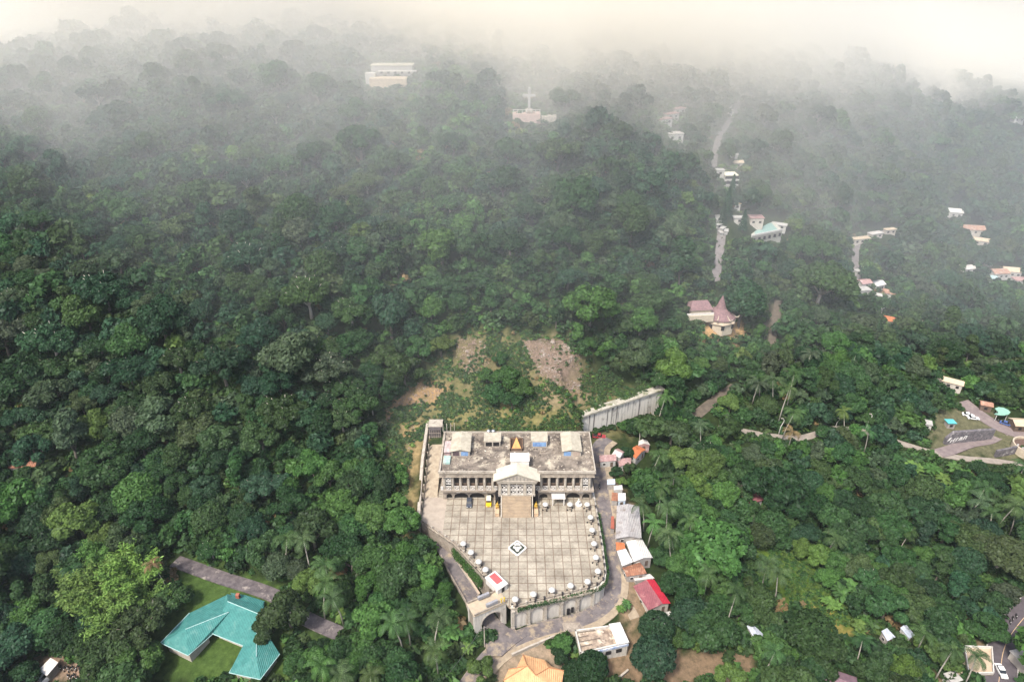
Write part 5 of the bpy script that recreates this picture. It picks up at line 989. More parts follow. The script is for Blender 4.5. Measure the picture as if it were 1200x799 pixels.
lot('hillside_house', 'low pinkish flat-roofed house with white posts at the road edge', 'house', [(703,541),(722.5,539.5),(722,532.5),(702,534)], 2.8, .2, 'shed', pink, wwall)
lot('road_shack', 'tiny pale blue roadside shack', 'shack', [(711.5,567.5),(721,567),(720.5,561.5),(711.5,562)], 2.6, .2, 'shed', M_('pale_blue_sheet', (.50,.56,.62), (.38,.43,.5), 1, .6), block, wins=0)
lot('road_shack', 'tiny beige-roofed roadside shack below the pale blue one', 'shack', [(719.5,574),(730,573.5),(729,568.5),(719,569.5)], 2.6, .2, 'shed', pale, wwall, wins=0)
lot('road_shack', 'small white shack with blue windows beside the end of the long grey shed', 'shack', [(724,587),(733.5,586),(733,578),(724,578)], 2.8, .2, 'shed', w_sheet, M_('blue_white_wall', (.40,.52,.66), (.55,.58,.6), 1.5), wins=1)
lot('road_shack', 'dark reddish-brown shack against the small white one', 'shack', [(716.5,586),(724,586.5),(724,578),(717,577)], 2.6, .2, 'shed', rust, block, wins=0)
lot('awning', 'long red awning along the road side of the grey shed', 'awning', [(715.5,619),(720,619),(719.5,605),(716.3,605)], 2.4, .2, 'shed', M_('rusty_red', (.34,.10,.06), (.24,.075,.05), 1), block, wins=0)
# roofless ruin by the bend
c4 = [(680,765),(736.5,752),(714,732),(673.5,737.5)]; zr = at(700, 750, 4).z + 4; Q = [at_z(a, b, zr) for a, b in c4]
t = thing('roofless_ruin', 'roofless ruined house full of rubble with a white roof left over one end', 'ruin', (Q[0] + Q[2]) / 2 - Vector((0, 0, 4)))
put(chain_wall(MB(), [(p.x, p.y) for p in Q + Q[:1]], zr - 8, zr, .4), 'wall', wall_w, t)
put(MB().prism([(p.x, p.y) for p in inset(Q, .95)], zr - 8, zr - 1.0), 'floor', M_('ruin_floor', (.46,.37,.28), (.16,.12,.095), .55, .95, c3=(.60,.52,.42), scale3=.4, t3=.55, detail=9), t)
W4 = [at_z(a, b, zr + .3) for a, b in [(723,755),(737.5,752),(726.7,728.4),(713.5,730.5)]]; put(MB().prism([(p.x, p.y) for p in W4], zr + .1, zr + .3), 'roof', w_sheet, t)
f0, f1 = Q[0], Q[1]; v = (f1 - f0).normalized(); n_ = Vector((v.y, -v.x, 0)); rot = math.atan2(v.y, v.x); L_ = (f1 - f0).length
put(MB().box(tuple(f0 + v * L_ * .55 + n_ * .1 - Vector((0, 0, .9))), (L_ * .9, .25, .8), rot), 'fascia', M_('blue_white_band', (.62,.64,.68), (.16,.24,.42), .9, .7), t)
for k in range(4): put(MB().box(tuple(f0 + v * L_ * (.15 + .22 * k) + n_ * .08 - Vector((0, 0, 2.6))), (1.6, .2, 1.3), rot), 'window', dark, t)
for k in range(5): a = Q[0].lerp(Q[3], k / 5 + .1); b = Q[1].lerp(Q[2], k / 5 + .1); e = .3 if k % 2 else .55; put(MB().tube([a.lerp(b, .05) - Vector((0, 0, .4)), a.lerp(b, e) - Vector((0, 0, .4))], .12, 5), 'roof_beam', M_('grey_timber', (.2,.16,.12), (.12,.095,.075), 2), t)
S4 = [at(a, b) for a, b in [(661,742),(689,738),(687,729),(659,731)]]; o = put(MB().prism([(p.x, p.y) for p in S4], -10, -7.35), 'concrete_apron', conc); struct(o)
# tan hip-roofed house at the bottom edge
zr = at(625, 786, 4).z + 4; ev = [(590,797),(596,784),(605,783),(613,766.5),(630,771),(638,772.5),(646,780),(661,785.5),(656,812),(604,816)]; EV = [at_z(a, b, zr) for a, b in ev]; c = sum(EV, Vector()) / len(EV)
t = thing('hip_roofed_house', 'house with a many-sided light orange-tan hip roof at the bottom edge by the road', 'house', (c.x, c.y, zr - 4)); put(MB().prism([(p.x, p.y) for p in inset(EV, .86)], zr - 8, zr), 'wall', plast, t)
R1, R2, R3 = at_z(618, 780, zr + 2.4), at_z(628, 791, zr + 2.4), at_z(643, 782, zr + 1.5)
def faces(name, polys, m, t): 
    for q in polys: n = len(q); put(MB().add([tuple(p) for p in q] + [(p.x, p.y, p.z - .15) for p in q], [tuple(range(n)), tuple(range(n, 2 * n))[::-1]] + [(i, n + i, n + (i + 1) % n, (i + 1) % n) for i in range(n)]), name, m, t)
faces('roof_slope', [[EV[0], EV[1], R1], [EV[1], EV[2], R1], [EV[2], EV[3], R1], [EV[3], EV[4], R2, R1], [EV[4], EV[5], R3, R2], [EV[5], EV[6], R3], [EV[6], EV[7], R3], [EV[7], EV[8], R2, R3], [EV[8], EV[9], R2], [EV[9], EV[0], R1, R2]], tanroof, t)
for a, b in ((R1, R2), (R2, R3), (EV[3], R1), (EV[0], R1), (EV[7], R3), (EV[1], R1)): put(MB().tube([a + Vector((0, 0, .08)), b + Vector((0, 0, .08))], .13, 6), 'ridge_cap', M_('ridge_brown', (.42,.2,.09), (.3,.14,.07), 2), t)
# garden walls beside it
for pts, lab in (([(600,770),(622,760),(650,748)], 'pale curved garden wall between the road and the tan-roofed house'), ([(735,786),(722,797),(716,803)], 'short white rail by the bare ground at the bottom edge')):
    P_ = [at(a, b) for a, b in pts]; t = thing('garden_wall', lab, 'wall', P_[0]); put(chain_wall(MB(), [(p.x, p.y) for p in P_], [p.z - 2 for p in P_], [p.z + 1.1 for p in P_], .35), 'wall_body', conc_l, t); put(chain_wall(MB(), [(p.x + .03, p.y - .06) for p in P_], [p.z + 1.1 for p in P_], [p.z + 1.22 for p in P_], .5), 'coping', conc_l, t)
# turquoise-roofed house
teal = corr('turquoise_sheets', (.060,.225,.205), (.042,.165,.152), .45, c3=(.10,.22,.20)); tealw = M_('turquoise_edge', (.36,.52,.50), (.28,.42,.41), 2)
zr = at(262, 738, 3).z + 3; A = lambda x, y, dz=0.0: at_z(x, y, zr + dz)
t = thing('turquoise_roofed_house', 'large U-shaped house with a bright turquoise metal hip roof on a lawn', 'house', tuple(A(262, 738, -4)))
FL_, FR_, BR_, BL_ = A(248,742), A(286.5,757), A(310,706), A(266,695.5); r0, r1 = A(266.7,704.5,2.6), A(306.7,720.5,2.6)
faces('roof_slope', [[FL_, FR_, r1, r0], [FR_, BR_, r1], [BR_, BL_, r0, r1], [BL_, FL_, r0]], teal, t)
w0, w1, w2, w3 = A(222,718,-.25), A(188,753,-.25), A(220.5,768,-.25), A(249,743,-.25); s0, s1 = A(268,717,2.1), A(217.5,737,1.9)
faces('wing_roof', [[A(265,697,-.25), w0, w1, s1, s0], [w1, w2, s1], [w2, w3, s0, s1]], teal, t)
v0, v1, v2, v3, v4 = A(313,742,-.25), A(328,766,-.25), A(305,796,-.25), A(268.5,788,-.25), A(287,757,-.25); q0, q1 = A(301,724,2.2), A(300.5,769,1.9)
faces('wing_roof', [[A(309,707,-.25), q0, q1, v1, v0][::-1], [v1, q1, v2], [v2, q1, v3], [v3, q1, q0, v4]], teal, t)
faces('porch_roof', [[A(270,694,.3), A(288,697,.3), A(290,706,1.2), A(274,701,1.2)], [A(288,697,.3), A(310,704,.3), A(306,712,1.2), A(290,706,1.2)]], teal, t)
for P_ in ([FL_, FR_, BR_, BL_], [w0, w1, w2, w3], [v4, v3, v2, v1, v0]): put(MB().prism([(p.x, p.y) for p in inset(P_, .8)], zr - 7, zr - .3), 'wall', plast, t)
for a, b in ((w1, w0), (w2, w1), (v3, v2), (v2, v1), (FL_, FR_), (w2, w3), (v3, v4), (s0, s1), (q0, q1), (r0, r1)): put(MB().tube([a + Vector((0, 0, .06)), b + Vector((0, 0, .06))], .11, 6), 'roof_edge', tealw, t)
for k in range(4): p = FL_.lerp(FR_, .2 + k * .2); put(MB().box((p.x + .3, p.y + 1.6, zr - 2.2), (1.4, .2, 1.8), -.5), 'window', dark, t)
put(MB().box(tuple(A(279, 699, 1.2)), (1.0, 1.0, 2.2)), 'chimney', M_('brick_red', (.35,.12,.08), (.25,.09,.06), 2), t)
# bottom-left yard
ribw = corr('white_ribbed', (.64,.62,.58), (.50,.48,.45), .8)
lot('yard_shelter', 'open shelter with a white ribbed roof in the motorcycle yard', 'shelter', [(44.5,785),(55,791.5),(69,777),(60,771.5)], 2.8, .5, 'shed', ribw, block, wins=0, k=.8)

offw = M_('dull_white', (.42,.41,.385), (.31,.30,.28), .8, .8, c3=(.24,.21,.18), scale3=.4, t3=.62)  # white dulled in the paint so the cross and hilltop block fade like mist
# ------------------------------------------------------------------ farther buildings
tan_c = M_('tan_slab', (.52,.42,.30), (.40,.32,.23), .8); terra = M_('terracotta', (.36,.20,.135), (.24,.14,.10), .8, .85, c3=(.38,.33,.28), scale3=.5, t3=.58)
def far(name, label, px, py, w, d, h, rot, roof, rm, wm, cat='house', group=None, deep=2):
    if py < 400: w, d, h = w * .82, d * .82, h * .88
    if rm is white: rm = offw
    if wm is white: wm = offw
    p = at(px, py, h); t = thing(name, label, cat, tuple(p), rot, group); put(MB().box((0, 0, h / 2 - deep / 2), (w, d, h + deep)), 'wall', wm, t, True)
    if roof == 'gable': put(MB().vprism([(-d / 2 - .4, h - .1), (0, h + d * .22), (d / 2 + .4, h - .1), (d / 2 + .4, h + .1), (0, h + d * .22 + .22), (-d / 2 - .4, h + .1)], (w / 2 + .4, 0), (w / 2 + .4, 1), w + .8), 'roof', rm, t, True); put(MB().vprism([(-d / 2, h), (d / 2, h), (0, h + d * .2)], (w / 2, 0), (w / 2, 1), w), 'gable', wm, t, True)
    elif roof == 'flat': put(MB().box((0, 0, h + .12), (w + .6, d + .6, .24)), 'roof', rm, t, True)
    else: put(MB().add([(-w / 2 - .4, -d / 2 - .4, h), (w / 2 + .4, -d / 2 - .4, h), (w / 2 + .4, d / 2 + .4, h), (-w / 2 - .4, d / 2 + .4, h), (-w * .2, 0, h + d * .28), (w * .2, 0, h + d * .28)], [(3, 2, 1, 0), (0, 1, 5, 4), (1, 2, 5), (2, 3, 4, 5), (3, 0, 4)]), 'roof', rm, t, True)
    n = max(1, int(w / 3))
    for k in range(n): put(MB().box((-w / 2 + w * (k + .5) / n, -d / 2 - .03, h * .5), (1.2, .1, 1.1)), 'window', dark, t, True)
    return t
VG = 'small houses along the valley road'
for a in [('white-walled pink-roofed house at the lower end of the valley road',1012.6,330,7,6,3,.3,'gable',pink,wwall), ('bright white small house at the very foot of the valley road',1012.5,338.5,7,5,3.5,.2,'flat',white,white), ('white two-windowed house with a gable roof right of the valley road',1028,332,7.5,6,4,.4,'gable',w_sheet,wwall),
 ('pinkish-roofed house, rightmost of the row below the valley road',1043,342,8,6,3,-.5,'gable',terra,wwall), ('low pale roof just below the white gable house in the valley',1027,345,6,3.5,2.6,-.4,'flat',pale,wwall), ('small white flat-roofed house under the pinkish one in the valley',1035,350,6,4,2.6,-.3,'flat',white,wwall),
 ('lone white-walled hut in trees below the valley houses',1027,358.5,4,7,3,.3,'gable',w_sheet,wwall), ('grey-white gabled house right of the lone valley hut',1057.5,361,8,6,3,.2,'gable',pale,wwall), ('orange-roofed house, lowest of the valley cluster',1042,373.5,8,6,3,-.5,'hip',orange,wwall), ('small white annex beside the lowest orange-roofed valley house',1050.5,376,6,3,2.5,-.5,'flat',white,wwall),
 ('tan hut alone among trees right of the lowest orange roof',1084.5,378,6,5,2.8,.2,'gable',tan_c,plast), ('small white kiosk halfway up the valley road',1014,312,4,3,2.5,.3,'flat',white,wwall), ('tiny white roof beside the valley road below its bend',1005,317,3,3,2.4,.3,'flat',white,wwall)]:
    far('valley_house', *a, group=VG)
far('roadside_building', 'long tan-roofed building at the bend of the valley road', 1009, 279, 12, 4, 3, .25, 'flat', tan_c, plast, 'building'); far('roadside_building', 'pale walled structure at the upper end of the valley road', 1026, 273, 10, 4, 3, .35, 'flat', pale, plast, 'building'); far('roadside_building', 'small tan block past the end of the valley road', 1043, 268.5, 8, 3, 3, .2, 'flat', tan_c, plast, 'building')
VG = 'houses of the village on the far slope'
for a in [('white-roofed house alone highest on the far right slope',1117,247,12,8,4,-.3,'gable',w_sheet,wwall), ('long house with an orange-brown roof at the top of the far village',1138,267,17,9,3.5,-.15,'gable',terra,plast), ('tan house just below the long orange-brown roof',1150,281,10,6,3,-.4,'gable',tan_c,plast), ('tiny white hut left of the long orange-brown roof',1098,269,4,3,3,0,'flat',white,wwall), ('tiny pale hut below the white one on the far slope',1108,283,4,3,3,0,'flat',pale,wwall),
 ('grey-roofed house at the left end of the far village row',1135,313,9,6,3,.2,'gable',pale,wwall), ('low tan roof at the left of the far village row',1124,310,8,4,3,0,'flat',tan_c,plast), ('pale flat-roofed house above the far village row',1154,305,10,5,3,0,'flat',pale,plast), ('terracotta-roofed white house in the middle of the far village row',1170,318,11,8,4,.1,'gable',terra,wwall),
 ('tan gabled house beside the terracotta one in the far village',1185,316,11,8,4,-.2,'gable',tan_c,wwall), ('pink flat house at the right end of the far village row',1196,327,9,6,3,0,'flat',pink,wwall), ('pale teal annex in front of the terracotta-roofed house',1164,325,6,5,3,.1,'flat',M_('pale_teal', (.42,.56,.54), (.34,.46,.45), 1),wwall)]:
    far('village_house', *a, group=VG)
far('timber_cabin', 'long tan-roofed cabin alone among dark trees', 1113, 445.5, 10, 4, 3, -.55, 'gable', tan_c, plast, 'cabin'); far('woodland_hut', 'small white hut among trees below the far village', 1041, 461, 4.5, 3, 2.6, .2, 'flat', white, wwall, 'hut')
far('woodland_hut', 'white roof peeking from trees beside the terrace road', 1082, 494, 6, 3, 2.6, -.4, 'flat', white, wwall, 'hut'); far('tarpaulin_shelter', 'small turquoise tarpaulin roof left of the parked white cars', 1114, 494, 3, 2.5, 2.4, 0, 'flat', M_('turquoise_tarp', (.10,.42,.42), (.08,.34,.36), 1), block, 'shelter')
far('roadside_hut', 'reddish-brown hut above the green canopy', 1156, 473, 4, 3, 3, -.4, 'gable', terra, brownw, 'hut'); far('edge_house', 'tan-roofed house with brown walls at the right edge above the round terrace', 1199, 495, 8, 5, 3, -.1, 'gable', tan_c, brownw, 'house')
far('woodland_house', 'maroon and white roofed house hidden in trees right of the palms', 879, 582, 6.5, 5, 3, .3, 'gable', dullred, wwall); far('woodland_house', 'purple-grey roof at the bottom edge among dark round trees', 983, 799, 8, 6, 3, -.4, 'gable', M_('mauve_roof', (.22,.14,.17), (.16,.10,.12), 1), plast)
far('edge_house', 'pale house cut by the left edge of the forest', 0, 588, 5, 5, 3, 0, 'gable', pale, wwall); far('edge_house', 'brown-roofed house half hidden by left forest trees', 30, 541, 8, 5, 3, .1, 'gable', rust, plast)
lot('metal_hut', 'silver sheet-roofed hut on the slope above the bare ground', 'hut', [(886,750.5),(896,744),(881,730),(875,733)], 2.6, .4, 'gable', corr('silver_sheets', (.48,.52,.58), (.34,.37,.42), .5), block)
lot('metal_hut', 'flat grey-blue hut roof in trees, left of the pair by the banana plants', 'hut', [(1040,750.5),(1049.5,746),(1039,736.5),(1032.5,740)], 2.6, .4, 'shed', MATS['silver_sheets'], block); lot('metal_hut', 'grey-blue hut roof with a white edge, right of the pair by the banana plants', 'hut', [(1066,748),(1072.5,744),(1062,731.5),(1055,735)], 2.6, .4, 'gable', MATS['silver_sheets'], wwall)
# white hall and pool terrace
t = far('white_hall', 'white two-storey house with a cream curved roof and balconies beside tall conifers', 855.5, 204, 7.5, 7, 6.5, .05, 'flat', M_('cream_sheet', (.70,.66,.52), (.60,.56,.44), 1), wwall, 'house')
for k in range(2): put(MB().box((0, -3.9, 1.2 + k * 2.6), (7.2, .3, .5)), 'balcony', white, t, True); put(MB().box((0, -3.58, 2.4 + k * 2.6), (6.8, .12, 1.3)), 'opening', dark, t, True)
far('small_annex', 'small white annex left of the two-storey white house', 844, 199, 4.5, 3.5, 3, 0, 'flat', white, wwall, 'annex'); far('garden_house', 'small yellowish house below the tall conifers', 864, 238, 3.4, 3, 3.5, 0, 'flat', M_('yellow_wall', (.62,.50,.30), (.5,.4,.24), 1), wwall)
PQ = [at(a, b, 4) + Vector((0, 0, 4)) for a, b in [(881,277.5),(917,270),(907,259.5),(877,262)]]; zr = sum(p.z for p in PQ) / 4 - 1.5; PQ = [at_z(a, b, zr) for a, b in [(881,277.5),(917,270),(907,259.5),(877,262)]]; c = sum(PQ, Vector()) / 4
t = thing('pool_terrace', 'raised white terrace with a pale turquoise swimming pool', 'pool terrace', (c.x, c.y, zr - 4)); put(MB().prism([(p.x, p.y) for p in PQ], zr - 12, zr), 'deck', M_('pale_deck', (.44,.43,.37), (.36,.35,.30), .8), t)
put(MB().prism([(p.x, p.y) for p in inset(PQ, .74)], zr + .02, zr + .06), 'pool_water', M_('pool_water', (.28,.42,.38), (.24,.37,.34), .5, .12), t); put(chain_wall(MB(), [(p.x, p.y) for p in PQ[:2]], zr - 3.4, zr + .9, .3), 'front_wall', white, t)
for k in range(6): p = PQ[0].lerp(PQ[1], (k + .5) / 6); put(MB().box((p.x, p.y - .1, zr - 1.9), (1.5, .2, 1.6), .0), 'window', dark, t)
far('pool_pavilion', 'pinkish flat-roofed building behind the pool', 886, 254, 8, 6, 4.5, 0, 'flat', pink, plast, 'building'); far('pool_pavilion', 'long white-roofed building left of the pool', 866, 254.5, 6.5, 4, 3, .0, 'flat', white, wwall, 'building'); far('pool_pavilion', 'white rounded-roof pavilion at the right end of the pool', 913, 262.5, 9, 3.5, 2.6, -.45, 'gable', white, wwall, 'building')
far('gate_house', 'white roof beside the shrine road above the parked vehicles', 843, 253, 4.5, 3, 2.8, 0, 'flat', white, wwall, 'gatehouse'); far('road_kiosk', 'red and white kiosk beside the shrine road', 857.5, 310, 3.5, 3, 3, .2, 'flat', white, M_('red_wall', (.5,.14,.1), (.4,.1,.08), 1), 'kiosk')
for i, (a, b, w) in enumerate([(842,263,3.5),(847,267,4),(851,270,4),(845,272,3)]): far('parked_van', ['white van, uppermost of the cluster on the shrine road', 'white van in the middle of the cluster on the shrine road', 'white van, rightmost of the cluster on the shrine road', 'white van, lowest of the cluster on the shrine road'][i], a, b, w, 1.9, 1.9, .5 + i * .4, 'flat', white, white, 'van', 'white vans on the shrine road', 0)
# upper slopes in the mist
far('hill_house', 'small white-roofed house high on the slope beside the upper road', 860, 181, 5, 4, 3, -.3, 'flat', white, wwall); far('hill_house', 'small tan house below the white one beside the upper road', 864.5, 190, 6, 4, 3, .1, 'gable', tan_c, plast); far('hill_house', 'pale misty house left of the upper road', 791, 156, 9, 6, 4, .1, 'flat', pale, wwall)
for i in range(3): far('terrace_block', ['uppermost pinkish block of the misty stepped structure', 'middle pinkish block of the misty stepped structure', 'lowest pinkish block of the misty stepped structure'][i], 795 - i * 8, 127 + i * 6, 9, 4, 3, .5, 'flat', pink, wwall, 'building', 'stepped blocks in the mist')
for i in range(3): far('striped_block', ['highest of three pale misty slabs by the upper road end', 'middle of three pale misty slabs by the upper road end', 'lowest of three pale misty slabs by the upper road end'][i], 843 + i * 3, 121 + i * 4, 12, 3, 2.5, -.1, 'flat', white, wwall, 'building', 'pale slabs in the mist')
far('ridge_house', 'pale house on the misty ridge at the right', 1090, 84, 14, 6, 4, 0, 'flat', pale, wwall); far('ridge_house', 'white house on the misty slope at the right edge', 1192, 137, 10, 7, 4, .2, 'gable', white, wwall)
t = far('hilltop_block', 'pale flat-roofed two-storey building fading into mist on the upper left slope', 460, 76, 25, 10, 7, 0, 'flat', M_('pale_roof', (.42,.40,.33), (.34,.32,.26), 1), offw, 'building'); put(MB().box((-1, -9, -3), (18, 7, 9)), 'lower_storey', tan_c, t, True); put(MB().box((-10, -7, 0), (5, 4, 7)), 'side_wing', wwall, t, True); put(MB().box((3, -5.4, 4.0), (19, .5, .6)), 'ledge', white, t, True)
far('misty_hall', 'long whitish building barely visible in fog, above the hilltop block', 450, 33, 42, 9, 6, 0, 'flat', white, wwall, 'building'); far('misty_hall', 'white striped building barely visible in fog near the summit', 668, 27, 18, 10, 9, 0, 'flat', white, white, 'building'); far('misty_hall', 'small whitish building barely visible in fog left of the summit', 578, 34, 16, 8, 5, 0, 'flat', white, wwall, 'building'); far('misty_hall', 'pale low building in fog below the small summit one', 590, 48, 16, 8, 4, 0, 'flat', white, wwall, 'building')
p = at(617, 131, 3); t = thing('hill_cross', 'tall white cross standing on a pinkish terrace in the mist', 'cross', (p.x + 1.2, p.y, p.z + 3)); put(MB().box((0, 0, 5.4), (1.1, 1.0, 10.4)), 'upright', offw, t, True); put(MB().box((0, -.01, 7.3), (6.0, .96, 1.1)), 'crossbar', offw, t, True); put(MB().box((0, 0, .5), (3.4, 3.4, 1.0)).box((0, 0, 1.2), (2.3, 2.3, .5)), 'plinth', conc_l, t, True)
t = thing('cross_terrace', 'pinkish railed terrace carrying the white cross', 'terrace', (p.x, p.y, p.z)); put(MB().box((0, 0, -1.5), (13, 7, 8)), 'deck', M_('pink_deck', (.50,.37,.32), (.42,.31,.27), .8), t, True); put(MB().box((10.4, -1, -2), (7, 5, 7)), 'side_deck', conc_l, t, True)
for k in range(7): put(MB().box((-6.2 + k * 2.06, -3.4, 3.7), (.25, .25, 1.5)), 'rail_post', white, t, True)
put(MB().box((0, -3.4, 4.5), (13, .2, .2)), 'rail', white, t, True)
# rotunda
p = at(842, 378); t = thing('thatched_rotunda', 'round pavilion with a purplish-brown spired roof, cream upturned ribs and cream skirt', 'pavilion', (p.x, p.y, p.z)); thatch = M_('thatch', (.24,.15,.15), (.15,.095,.10), 1.2, .95, bump=.6); cream = M_('cream_paint', (.50,.43,.33), (.40,.34,.26), 1, .8)
put(MB().lathe([(6.6, -3), (6.6, 2.2)], (0, 0, 0), 8), 'drum_wall', cream, t, True); put(MB().lathe([(7.3, 2.2), (7.2, 2.5), (5.4, 4.2), (5.2, 4.0)], (0, 0, 0), 8), 'skirt_roof', M_('cream_skirt', (.44,.36,.27), (.36,.29,.21), 1), t, True)
put(MB().lathe([(6.7, 3.6), (6.6, 4.0), (4.2, 5.6), (2.2, 7.2), (1.7, 8.6), (.9, 11.0), (.08, 13.0)], (0, 0, 0), 16), 'roof', thatch, t, True)
for k in range(8): w = k * .785 + .39; c_, s_ = math.cos(w), math.sin(w); put(MB().tube([(4.6 * c_, 4.6 * s_, 5.5), (5.6 * c_, 5.6 * s_, 4.9), (6.7 * c_, 6.7 * s_, 4.2), (7.6 * c_, 7.6 * s_, 4.4), (8.0 * c_, 8.0 * s_, 5.2)], [.1, .16, .22, .26, .2], 6), 'upturned_rib', cream, t, True)
for k in range(8): w = k * .785; put(MB().box((6.45 * math.cos(w), 6.45 * math.sin(w), .7), (.5, 1.3, 2.0), w), 'window', dark, t, True)
p = at(818, 367); t = thing('pavilion_wing', 'low wing with a purplish-brown roof and white railing left of the rotunda', 'pavilion', (p.x, p.y, p.z), .1); put(MB().box((0, 0, .2), (9, 6, 6)), 'wall', cream, t, True); put(MB().add([(-5.2, -3.6, 3.2), (5.2, -3.6, 3.2), (5.2, 3.6, 3.6), (-5.2, 3.6, 3.6), (-2.8, .3, 6.0), (3.5, .3, 6.0)], [(3, 2, 1, 0), (0, 1, 5, 4), (1, 2, 5), (2, 3, 4, 5), (3, 0, 4)]), 'roof', thatch, t, True)
put(MB().box((-1, -4.6, 2.0), (12, .25, .9)), 'railing', white, t, True); put(MB().box((-1, -4.2, 0), (12, 2.0, 3.2)), 'terrace', cream, t, True)
# terrace road: canopy, lettered wall, round terrace
p = at(1169, 490); t = thing('green_canopy', 'pale green rounded canopy on posts over the terrace road stop', 'canopy', tuple(p)); pl = [(-3.6, -1.6), (-1.6, -1.2), (-1.2, .2), (-1.0, 2.2), (1.0, 3.0), (2.8, 2.6), (3.8, 1.2), (3.7, -.6), (2.2, -2.0), (0, -2.6), (-2.2, -2.5)]
put(MB().prism(pl, 3.3, 3.6), 'roof', M_('pale_green_sheet', (.26,.46,.36), (.20,.38,.30), .8, .6), t, True)
for x, y in ((-2.4, -1.8), (2.4, -1.2), (2.6, 1.6), (0, 1.8)): put(MB().tube([(x, y, -.5), (x, y, 3.35)], .12, 6), 'post', white, t, True)
stone = M_('grey_stone_wall', (.17,.155,.16), (.075,.07,.08), .9, .95, c3=(.36,.34,.33), scale3=.5, t3=.62)
wa, wb = at_z(1107, 521, -14.5), at_z(1163, 513, -13.5); t = thing('lettered_wall', 'grey stone retaining wall with worn white painted characters', 'retaining wall', tuple(wa)); WLn = (wb - wa).to_2d().length; put(MB().vprism([(0, -18), (WLn, -18), (WLn, -9.5), (2.5, -8.7), (0, -11.5)], (wa.x, wa.y), (wb.x, wb.y), 1.2), 'wall_body', stone, t)
ux, uy = (wb.x - wa.x) / WLn, (wb.y - wa.y) / WLn; fa2 = (wa.x + uy * .06, wa.y - ux * .06); fb2 = (wb.x + uy * .06, wb.y - ux * .06); wp = M_('worn_white_paint', (.70,.69,.66), (.52,.51,.49), 2)
def glyph(mb, pts): mb.vprism(pts, fa2, fb2, .055)
for nm, polys in (('painted_sign', [[(.5, -12.9), (1.5, -12.5), (2.0, -11.0), (1.2, -11.2)]]), ('painted_sign', [[(1.8, -13.6), (2.2, -13.5), (2.7, -12.2), (2.3, -12.3)]]), ('painted_sign', [[(2.9, -13.2), (3.3, -13.1), (3.9, -11.6), (3.4, -11.7)]]), ('painted_sign', [[(4.0, -13.1), (4.4, -13.0), (5.0, -11.4), (4.5, -11.5)], [(4.5, -11.5), (5.0, -11.4), (5.3, -11.8), (4.9, -11.9)]]),
    ('painted_sign', [[(5.4, -12.9), (5.9, -12.9), (6.4, -11.2), (5.9, -11.2)], [(5.9, -11.2), (6.4, -11.2), (6.9, -11.4), (6.6, -12.9), (6.2, -12.9), (6.3, -11.8)]]), ('painted_sign', [[(7.2, -12.7), (7.6, -12.7), (8.1, -10.9), (7.7, -10.9)], [(7.7, -10.9), (8.1, -10.9), (8.9, -11.0), (8.6, -12.6), (8.2, -12.6), (8.4, -11.4), (7.95, -11.35)]])):
    mb = MB(); [glyph(mb, q) for q in polys]; put(mb, nm, wp, t)
p = at(1203, 527); t = thing('round_terrace', 'round cream-walled terrace with brown ground at the right edge of the lane', 'terrace', tuple(p)); put(MB().lathe([(5.4, -4), (5.4, 2.6), (4.9, 2.6), (4.9, 1.6)], (0, 0, 0), 24), 'wall', cream, t, True); put(MB().lathe([(4.85, 1.2), (4.85, 1.7)], (0, 0, 0), 24), 'ground_fill', M_('brown_soil', (.13,.085,.065), (.09,.06,.05), .8), t, True)
for k in range(7): w = 3.3 + k * .4; put(MB().box((5.15 * math.cos(w), 5.15 * math.sin(w), 3.0), (.4, .4, .9)), 'post', white, t, True)
pa, pb_ = at(1166, 536), at(1189, 532); t = thing('stone_wall', 'dark grey stone wall between the lane and the round terrace', 'wall', tuple(pa)); put(chain_wall(MB(), [(pa.x, pa.y), (pb_.x, pb_.y)], -20, [pa.z + 3.2, pb_.z + 3.6], .8), 'wall_body', stone, t)
# patio by the bend
Q4 = [at(a, b) for a, b in [(1134,791),(1164,790),(1162,759),(1129,758)]]; zz = max(p.z for p in Q4) + .6; Q4 = [at_z(a, b, zz) for a, b in [(1134,791),(1164,790),(1162,759),(1129,758)]]; t = thing('walled_patio', 'tan walled patio with a palm beside the bend of the dark road', 'patio', tuple(Q4[0])); put(MB().prism([(p.x, p.y) for p in Q4], zz - 5, zz), 'floor', M_('tan_paving', (.48,.38,.27), (.38,.29,.21), .8), t); put(chain_wall(MB(), [(p.x, p.y) for p in Q4 + Q4[:1]], zz - 4, zz + .9, .25), 'wall', white, t)
lot('steps_terrace', 'narrow stepped tan terrace left of the walled patio', 'terrace', [(1120,790),(1133,790),(1128,762),(1117,764)], .8, .1, 'flat', tan_c, plast, wins=0); far('edge_house', 'pale grey house at the right edge beside the dark road', 1208, 774, 6, 7, 3, .2, 'flat', pale, plast); far('small_stall', 'small white stall below the stepped terrace at the bottom edge', 1117, 793, 3, 2.5, 2.4, .3, 'flat', white, wwall, 'stall')
